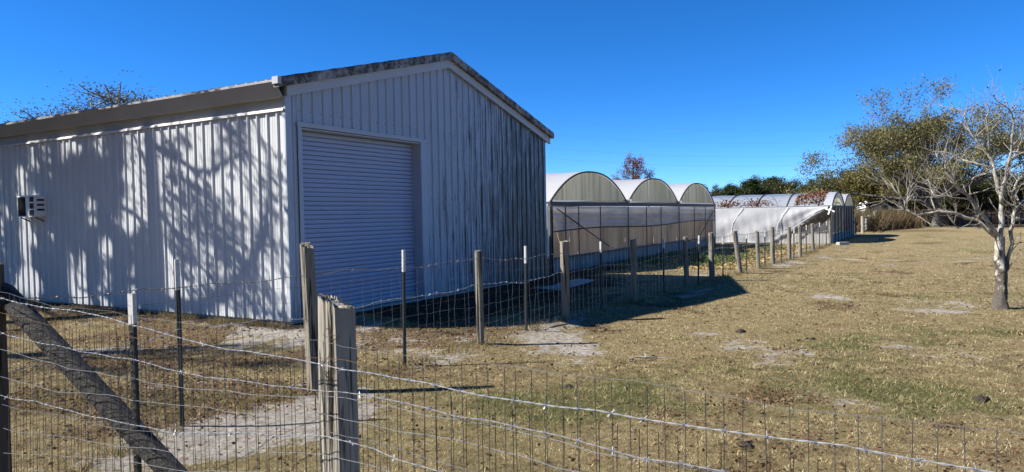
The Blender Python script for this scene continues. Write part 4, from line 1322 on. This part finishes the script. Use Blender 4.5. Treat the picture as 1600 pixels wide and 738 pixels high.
sh3 = empty('shade_tree', (0, 0, 0), 0, 'thin tree out of frame left that throws dapples on the ground before the barn', 'tree')
tr = Tree(93)
tr.br.append(([Vector((-14.2, 9.0, G - .2)), Vector((-14.1, 9.0, 4)), Vector((-14.2, 9.1, 8.4))], [.22, .16, .06], 0))
lp = []
for gx_, gy_, s_ in ((-4.3, 9.4, .34), (-3.5, 9.55, .28), (-5.2, 9.6, .36), (-6.0, 9.3, .4), (-3.0, 8.6, .18), (-5.0, 8.4, .2)):
    d_ = 9.0 + (gx_ + 4.3); c_ = Vector((gx_, gy_, G)) + SUN_FROM * d_ + Vector((0, 0, d_ * math.tan(R_(SUN_EL))))
    tr.br.append(([Vector((-14.15, 9.05, 5.6)), (Vector((-14.15, 9.05, 5.6)) + c_) / 2 + Vector((0, 0, .3)), c_], [.06, .035, .012], 1))
    lp.append(np.array(c_) + np.random.default_rng(int(s_ * 100)).normal(size=(260, 3)) * np.array([s_ * 1.5, s_ * .8, s_]))
tr.wood('trunk', M['bark_grey'], sh3)
lp = np.concatenate(lp)
link('crown', leaf_mesh('crown', lp, .10, pick_cols(len(lp), [(.05, .06, .02, 1), (.08, .07, .025, 1)], 3), M['leaf'], 18), sh3)

# unseen oaks added on that side to cut sky light on the wall
GL_ = ['out of frame left oak level with the foreground fence', 'out of frame left oak level with the barn yard fence corner', 'out of frame left oak beside the barn side wall',
       'out of frame left oak beside the far end of the barn', 'out of frame left oak a little behind the camera', 'out of frame left oak farthest behind the camera']
for kd, vr, x, y, h, w_ in [('oak', 0, -27, 2, 11, 1.2), ('oak', 1, -26, 9, 12, 1.2), ('oak', 2, -29, 16, 13, 1.2), ('oak', 0, -30, 22, 12, 1.0), ('oak', 2, -22, -4, 9, 1.2), ('oak', 1, -17, -10, 9, 1.2)]:
    place_tree(kd, vr, x, y, h, GL_.pop(0), 'grove left of the picture', w_, x + y)

for i_, (kd, vr, x, y, h, w_) in enumerate([('oak', 1, -10, -12, 10.5, 1.3), ('oak', 0, -2, -14, 11, 1.3), ('oak', 2, 7, -14, 11, 1.3), ('oak', 1, 16, -12, 11, 1.3), ('oak', 0, 25, -8, 11, 1.3)]):  # unseen oaks added to cut sky fill on the near faces
    place_tree(kd, vr, x, y, h, 'out of frame oak behind the camera, number %s from the left' % ('one', 'two', 'three', 'four', 'five')[i_], 'trees behind the camera', w_, x + y)

# ------------------------------------------------------------------ background: plank fence, gate posts, trailer, brush, power lines
pf = empty('plank_fence', (0, 0, 0), 0, 'dark weathered plank fence behind the huge oak', 'fence')
FY = 66.0
fx = [px(q, FY) for q in (1380, 1391, 1416, 1450, 1503, 1548, 1595, 1640, 1690)]
for i, x in enumerate(fx):
    b = MB(); b.box(x - .08, x + .08, FY - .08, FY + .08, G - .2, 1.02 + .05 * math.sin(i * 2)); b.build('post', M['wood_dark'], pf)
for x0, x1 in zip(fx[:-1], fx[1:]):
    for z in (.86, .22, -.02)[:2]:
        b = MB(); b.bar((x0 - .05, FY - .11, z + random.uniform(-.03, .03)), (x1 + .05, FY - .11, z + random.uniform(-.03, .03)), .04, .15); b.build('plank', M['wood_dark'], pf)

gf = empty('rail_fence', (0, 0, 0), 0, 'short pale post fence with top rail right of the far greenhouse', 'fence')
gp = [(25.95, 52.05, 1.06, .13), (27.3, 54.2, 1.0, .10), (28.57, 56.3, 1.1, .13), (30.0, 58.2, 1.35, .12), (30.7, 59.4, 1.45, .14), (31.2, 59.6, 1.05, .11)]
for i, (x, y, z1, r) in enumerate(gp): wood_post(gf, x, y, z1, r, 0, 0, False, 0, 70 + i, 'wood_pale', n=10, seg=6)
for z in (.95, .45):
    for (x0, y0, *_), (x1, y1, *_) in zip(gp[:-2], gp[1:-1]):
        b = MB(); b.bar((x0, y0, z), (x1, y1, z), .06, .09); b.build('rail', M['wood_pale'], gf)
o = wood_post(None, 24.2, 49.7, 1.0, .12, 0, 0, False, 0, 80, 'wood_dark', n=10, seg=6)
tag(o, 'single dark post beside the far greenhouse end wall', 'post')

# travel trailer far behind the brush
tl = empty('travel_trailer', (px(1372, 88), 88, G), R_(14), 'white and blue travel trailer half hidden behind brown brush', 'trailer')
b = MB(); prof = [(-2.6, .55), (2.6, .55), (2.75, 1.4), (2.55, 2.5), (2.2, 2.72), (-2.2, 2.72), (-2.6, 2.45), (-2.8, 1.5)]
b.quadstrip([(x, -1.1, z) for x, z in prof + prof[:1]], [(x, 1.1, z) for x, z in prof + prof[:1]]); b.poly([(x, -1.1, z) for x, z in prof]); b.poly([(x, 1.1, z) for x, z in prof[::-1]])
b.build('body', M['white_paint'], tl)
M['blue'] = simple('blue_paint', (.10, .24, .52), .4, 0, .1, 3); M['glass'] = simple('dark_glass', (.02, .025, .03), .12, 0, .2, 2)
b = MB(); b.box(-2.62, -.9, -1.125, -1.105, 1.1, 2.5); b.build('stripe', M['blue'], tl)
for x in (-.4, 1.2):
    b = MB(); b.box(x, x + .9, -1.13, -1.104, 1.6, 2.15); b.build('window', M['glass'], tl)
for x in (-.45, .45):
    b = MB(); b.tube([(x, -1.15, .33), (x, -.95, .33)], .33, 14); b.build('wheel', M['black'], tl)

# brown brush field
M['blade'] = tinted('grass_blades', .8, .35)
def blades(name, P, h, w, cols, seed, lean=.35, mat='blade'):
    rg = np.random.default_rng(seed); n = len(P)
    a = rg.uniform(0, 2 * np.pi, n); s = np.stack([np.cos(a), np.sin(a), np.zeros(n)], -1) * (w * rg.uniform(.6, 1.3, n))[:, None] * .5
    t = rg.normal(size=(n, 3)) * lean; t[:, 2] = 1.0
    t /= np.linalg.norm(t, axis=1, keepdims=True)
    t = t * (h * rg.uniform(.45, 1.25, n))[:, None]
    v = np.stack([P - s, P + s, P + t], 1).reshape(-1, 3)
    return np_mesh(name, v, np.arange(3 * n).reshape(n, 3), M[mat], np.repeat(cols, 3, axis=0))


rg = np.random.default_rng(12)
n = 60000
by = rg.uniform(67.5, 82, n); bx = rg.uniform(.42, .95, n) * by - 2
keep = (bx > .455 * by)
bx, by = bx[keep], by[keep]; hN = .55 + 1.2 * fbm(bx, by, 3.5, 9)
P = np.stack([bx, by, np.full(len(bx), G)], -1)
brush = tag(link('brush', blades('brush', P, hN * 1.05, np.full(len(P), .07), pick_cols(len(P), [(.16, .10, .065, 4), (.115, .072, .047, 3), (.21, .15, .10, 1)], 3), 2, .45)), 'waist high brown dead brush behind the plank fence', 'brush', kind='stuff')
# reddish brush by the greenhouse corner and dead vines on the hooped roof
n = 9000; t = rg.uniform(0, 1, n); P = np.stack([25.5 + 9 * t + rg.normal(size=n) * .9, 53.5 + 8 * t + rg.normal(size=n) * .9 + 2, np.full(n, G)], -1)
tag(link('reddish_shrubs', blades('reddish_shrubs', P, np.full(n, 1.75), np.full(n, .08), pick_cols(n, [(.15, .09, .055, 4), (.13, .10, .055, 2), (.11, .11, .04, 3)], 5), 4, .5)), 'reddish dry shrubs behind the short pale post fence', 'shrubs', kind='stuff')
def vine_cloud(n, v0, v1, seed):
    rg = np.random.default_rng(seed); v = v0 + (v1 - v0) * rg.random(n) ** 1.2; u = rg.uniform(.05, 3.2, n) * (1 - .6 * (v - v0) / (v1 - v0))
    z = np.array([arch_z(x / B2, H2, T2) for x in u]) + .03 + np.abs(rg.normal(size=n)) * .045
    return np.stack([16.5 + gd[0] * u + wd[0] * v, 36.4 + gd[1] * u + wd[1] * v, G + z], -1)
P = vine_cloud(620, .36, 1.8, 4)
vn = tag(link('dead_vines', leaf_mesh('dead_vines', P, .14, pick_cols(len(P), [(.19, .085, .05, 3), (.13, .06, .035, 3), (.26, .15, .09, 1)], 6), M['dry_leaf'], 2)), 'matted reddish brown dead vines lying on the hooped roof by its arch', 'vines', kind='stuff')
for nm_, vv, n, lb in (('dead_plant', 3.7, 230, 'small clump of brown vines on the hooped roof eave, middle one'), ('dead_plant', 5.2, 260, 'clump of brown vines on the hooped roof eave nearest the other greenhouse')):
    rg2 = np.random.default_rng(int(vv * 10)); v = vv + rg2.normal(size=n) * .45; u = np.abs(rg2.normal(size=n)) * .2; z = H2 + .05 + np.abs(rg2.normal(size=n)) * .14 + u * .6
    P = np.stack([16.5 + gd[0] * u + wd[0] * v, 36.4 + gd[1] * u + wd[1] * v, G + z], -1)
    tag(link(nm_, leaf_mesh(nm_, P, .12, pick_cols(n, [(.19, .085, .05, 3), (.13, .06, .035, 3)], 6), M['dry_leaf'], 2)), lb, 'vines', kind='stuff')

rg = np.random.default_rng(15); n = 42000
ty_ = rg.uniform(88, 97, n); tx_ = rg.uniform(.47, 1.0, n) * ty_; hh_ = 1.6 + 3.4 * fbm(tx_, ty_, 4.0, 19)
P = np.stack([tx_, ty_, G + hh_ * rg.random(n) ** .8], -1)
tag(link('thicket', leaf_mesh('thicket', P, .42, pick_cols(n, [(.045, .055, .018, 4), (.03, .036, .014, 3), (.10, .085, .03, 2), (.14, .11, .03, 1)], 21), M['leaf'], 22)), 'dark tangled thicket closing the view under the trees behind the plank fence', 'thicket', kind='stuff')
# power lines with two poles
pl = empty('power_line', (0, 0, 0), 0, 'faint power lines crossing the sky above the greenhouses', 'power line')
pa, pb = Vector((-24, 170, 0)), Vector((150, 205, 0))
for p in (pa, pb):
    b = MB(); b.tube([p + Vector((0, 0, -1)), p + Vector((0, 0, 30))], [.28, .16], 8)
    for z in (29, 25.5, 22): b.bar(p + Vector((-1.2, 0, z)), p + Vector((1.2, 0, z)), .12, .12)
    b.build('pole', M['wood_dark'], pl)
for z in (29, 25.5, 22, 19.5):
    b = MB(); b.tube([pa.lerp(pb, t) + Vector((0, 0, z - 6 * 4 * t * (1 - t))) for t in np.linspace(0, 1, 30)], .02, 4, False); b.build('cable', M['galv'], pl)

# ------------------------------------------------------------------ small things on the ground
def lump(x, y, r, seed, label, col=(.035, .026, .02)):
    rg = random.Random(seed); b = MB(); N, Mr = 10, 5; ph = rg.uniform(0, 6)
    rings = []
    for j in range(Mr + 1):
        el = j / Mr * math.pi / 2; ring = []
        for i in range(N):
            a = 2 * math.pi * i / N; rr = r * math.cos(el) * (1 + .3 * math.sin(3 * a + ph) + rg.uniform(-.15, .15))
            ring.append((rr * math.cos(a), rr * .8 * math.sin(a), r * .75 * math.sin(el) * (1 + rg.uniform(-.2, .2)) - .01))
        rings.append(ring)
    for r0, r1 in zip(rings[:-1], rings[1:]): b.quadstrip(r0 + r0[:1], r1 + r1[:1])
    o = b.build('dirt_clump', M['clod']); o.location = (x, y, float(zg(x, y)))
    tag(o, label, 'dirt clump', 'dark clumps on the lawn')


M['clod'] = simple('dark_soil', (.035, .027, .02), .95, 0, .5, 25, bump=.5)
lump(3.31, 10.22, .07, 1, 'dark clump of soil right of the green lawn patch')
lump(1.72, 5.22, .06, 2, 'dark clump of soil just behind the wire mesh, nearest one')
lump(4.25, 6.36, .07, 3, 'dark clump of soil at the right, below the bare tree')
lump(4.05, 9.51, .05, 4, 'small dark clump of soil in the middle of the lawn')
lump(3.45, 8.0, .04, 5, 'tiny dark clump by the sandy patch in mid lawn')
lump(.55, 7.15, .06, 6, 'dark clump at the tip of the wood post shadow')


def small_board(name, x, y, L, w, t, rot, mat, label, tilt=.03):
    b = MB(); n = 6
    for i in range(1): b.box(-L / 2, L / 2, -w / 2, w / 2, 0, t)
    o = b.build(name, M[mat]); o.location = (x, y, float(zg(x, y)) - .004); o.rotation_euler = (tilt, .02, rot); tag(o, label, 'board'); return o


small_board('wood_board', .66, 11.05, .42, .14, .03, .9, 'wood', 'short pale board at the foot of the third wood post', .12)
small_board('wood_plank', 3.75, 14.7, 1.1, .2, .04, .75, 'wood', 'weathered plank lying in the barn shadow by the fence')
small_board('wood_plank', 4.2, 15.6, 1.3, .16, .035, .9, 'wood', 'second plank in the barn shadow, farther back along the fence')
b = MB(); pts = [(0, 0, .02), (.12, .05, .05), (.22, .04, .045), (.36, .10, .03), (.5, .08, .02)]
b.tube(pts, [.008, .011, .012, .009, .004], 6); b.tube([(.22, .04, .045), (.2, .14, .08), (.26, .2, .06)], [.007, .005, .003], 5)
o = tag(b.build('fallen_branch', M['twig']), 'pale crooked stick lying on the lawn in the middle distance', 'stick'); o.location = (1.35, 8.35, float(zg(1.5, 8.35))); o.rotation_euler.z = -.15
# ------------------------------------------------------------------ grass, litter
def scatter(n, y0, y1, seed, power=1.0):
    """random ground points over a wedge a little wider than the view"""
    rg = np.random.default_rng(seed)
    y = (y0 ** power + (y1 ** power - y0 ** power) * rg.random(n)) ** (1 / power)
    x = rg.uniform(-1, 1, n) * (.80 * y + 1.2)
    d, u, v = barn_dist(x, y); k = d > .04
    return x[k], y[k], rg


def grass_layer(n, y0, y1, h, w, seed, power, cover=1.0):
    x, y, rg = scatter(n, y0, y1, seed, power)
    sand, green, litter = masks(x, y)
    k = rg.random(len(x)) < (1 - .97 * sstep(.1, .6, sand)) * (1 - .85 * soil_shade(x, y)) * (.45 + .55 * fbm(x, y, .5, 90, 3)) * 1.3
    x, y, sand, green, litter = x[k], y[k], sand[k], green[k], litter[k]
    z = zg(x, y) - .004
    isg = rg.random(len(x)) < .08 + .58 * green
    dry = pick_cols(len(x), [(.47, .395, .225, 4), (.37, .30, .16, 4), (.24, .18, .09, 4), (.53, .46, .29, 1)], seed)
    dry = np.clip(dry * (.42 + 1.05 * sstep(.22, .80, fbm(x, y, .13 if y1 < 20 else .35, 95, 3)))[:, None], 0, .8)
    grn = pick_cols(len(x), [(.14, .155, .05, 3), (.22, .23, .085, 3), (.09, .11, .035, 2)], seed + 1)
    col = np.where(isg[:, None], grn, dry)
    P = np.stack([x, y, z], -1); s = 1.0 + .0 * x
    return P, h * (.8 + .5 * green) * s, np.full(len(x), w), col


parts = [grass_layer(330000, 1.6, 8.5, .040, .0065, 201, 2, 1), grass_layer(330000, 7.5, 18, .045, .011, 202, 1.9), grass_layer(190000, 16, 42, .055, .019, 203, 1.7)]
P = np.concatenate([p[0] for p in parts]); h = np.concatenate([p[1] for p in parts]); w = np.concatenate([p[2] for p in parts]); c = np.concatenate([p[3] for p in parts])
tag(link('grass', blades('grass', P, h, w, c, 31, 1.3)), 'short dry tan and green lawn grass', 'grass', kind='stuff')
# taller tufts under the fences and by the walls
rg = np.random.default_rng(71); tx, ty = [], []
for a_, c_ in zip(FENCE_A[:-1], FENCE_A[1:]):
    m = int(np.linalg.norm(c_ - a_) * 55); t = rg.random(m)
    tx.append(a_[0] + (c_[0] - a_[0]) * t + rg.normal(size=m) * .12); ty.append(a_[1] + (c_[1] - a_[1]) * t + rg.normal(size=m) * .12)
m = 900; t = rg.uniform(-.2, 11, m); o_ = np.abs(rg.normal(size=m)) * .25 + .06
tx.append(BARN[0] + wd[0] * t - gd[0] * o_); ty.append(BARN[1] + wd[1] * t - gd[1] * o_)
m = 2600; t = rg.uniform(1, 19, m); o_ = np.abs(rg.normal(size=m)) * .5 + .15                       # weeds in front of the near greenhouse
tx.append(1.1 + gd[0] * t - wd[0] * o_); ty.append(20.9 + gd[1] * t - wd[1] * o_)
tx = np.concatenate(tx); ty = np.concatenate(ty)
kk = fbm(tx, ty, .8, 14) > .47; tx, ty = tx[kk], ty[kk]
rep = 6; tx = np.repeat(tx, rep) + rg.normal(size=len(tx) * rep) * .025; ty = np.repeat(ty, rep) + rg.normal(size=len(ty) * rep) * .025
P = np.stack([tx, ty, zg(tx, ty)], -1)
tag(link('weeds', blades('weeds', P, np.full(len(P), .12), np.full(len(P), .006), pick_cols(len(P), [(.30, .22, .11, 3), (.10, .12, .03, 3), (.18, .12, .06, 3)], 8), 33, .5)), 'taller dry weeds along the fence and walls', 'weeds', kind='stuff')
# green weeds and yellow leaves in the paddock strip beside the near greenhouse
m = 520; t = rg.uniform(4, 17, m); o_ = rg.uniform(.6, 4.2, m)
x = 1.1 + gd[0] * t - wd[0] * o_; y = 20.9 + gd[1] * t - wd[1] * o_
kk = fbm(x, y, 1.2, 27) > .55; x, y = x[kk], y[kk]
x = np.repeat(x, 26) + rg.normal(size=len(x) * 26) * .13; y = np.repeat(y, 26) + rg.normal(size=len(y) * 26) * .13
P = np.stack([x, y, zg(x, y) + rg.random(len(x)) * .16], -1)
tag(link('green_weeds', leaf_mesh('green_weeds', P, .07, pick_cols(len(P), [(.09, .14, .03, 3), (.06, .09, .02, 2)], 9), M['leaf'], 41)), 'leafy green weeds between the far fence posts and the greenhouses', 'weeds', kind='stuff')


def litter_layer(n, y0, y1, size, seed, power):
    x, y, rg = scatter(n, y0, y1, seed, power)
    sand, green, lit = masks(x, y)
    k = rg.random(len(x)) < .10 + .9 * lit
    x, y = x[k], y[k]
    return np.stack([x, y, zg(x, y) + .006 + rg.random(len(x)) * .014], -1), np.full(len(x), size)


a_, sa = litter_layer(40000, 1.8, 9, .034, 301, 2); c_, sc = litter_layer(40000, 8, 22, .042, 302, 1.9)
m = 9000; t = rg.uniform(3, 19, m); o_ = rg.uniform(.3, 5.0, m); x = 1.1 + gd[0] * t - wd[0] * o_; y = 20.9 + gd[1] * t - wd[1] * o_
e_ = np.stack([x, y, zg(x, y) + .015 + rg.random(m) * .03], -1)
P = np.concatenate([a_, c_]); S = np.concatenate([sa, sc])
tag(link('leaf_litter', leaf_mesh('leaf_litter', P, S, pick_cols(len(P), [(.14, .085, .045, 4), (.20, .13, .07, 3), (.08, .05, .028, 3)], 7), M['dry_leaf'], 43, .6, .7)), 'scattered brown dead leaves on the lawn', 'leaves', kind='stuff')
tag(link('yellow_leaves', leaf_mesh('yellow_leaves', e_, .10, pick_cols(m, [(.46, .36, .15, 3), (.34, .25, .10, 3), (.22, .15, .07, 2)], 7), M['dry_leaf'], 44, .6, .7)), 'yellow fallen leaves in the strip by the near greenhouse', 'leaves', kind='stuff')
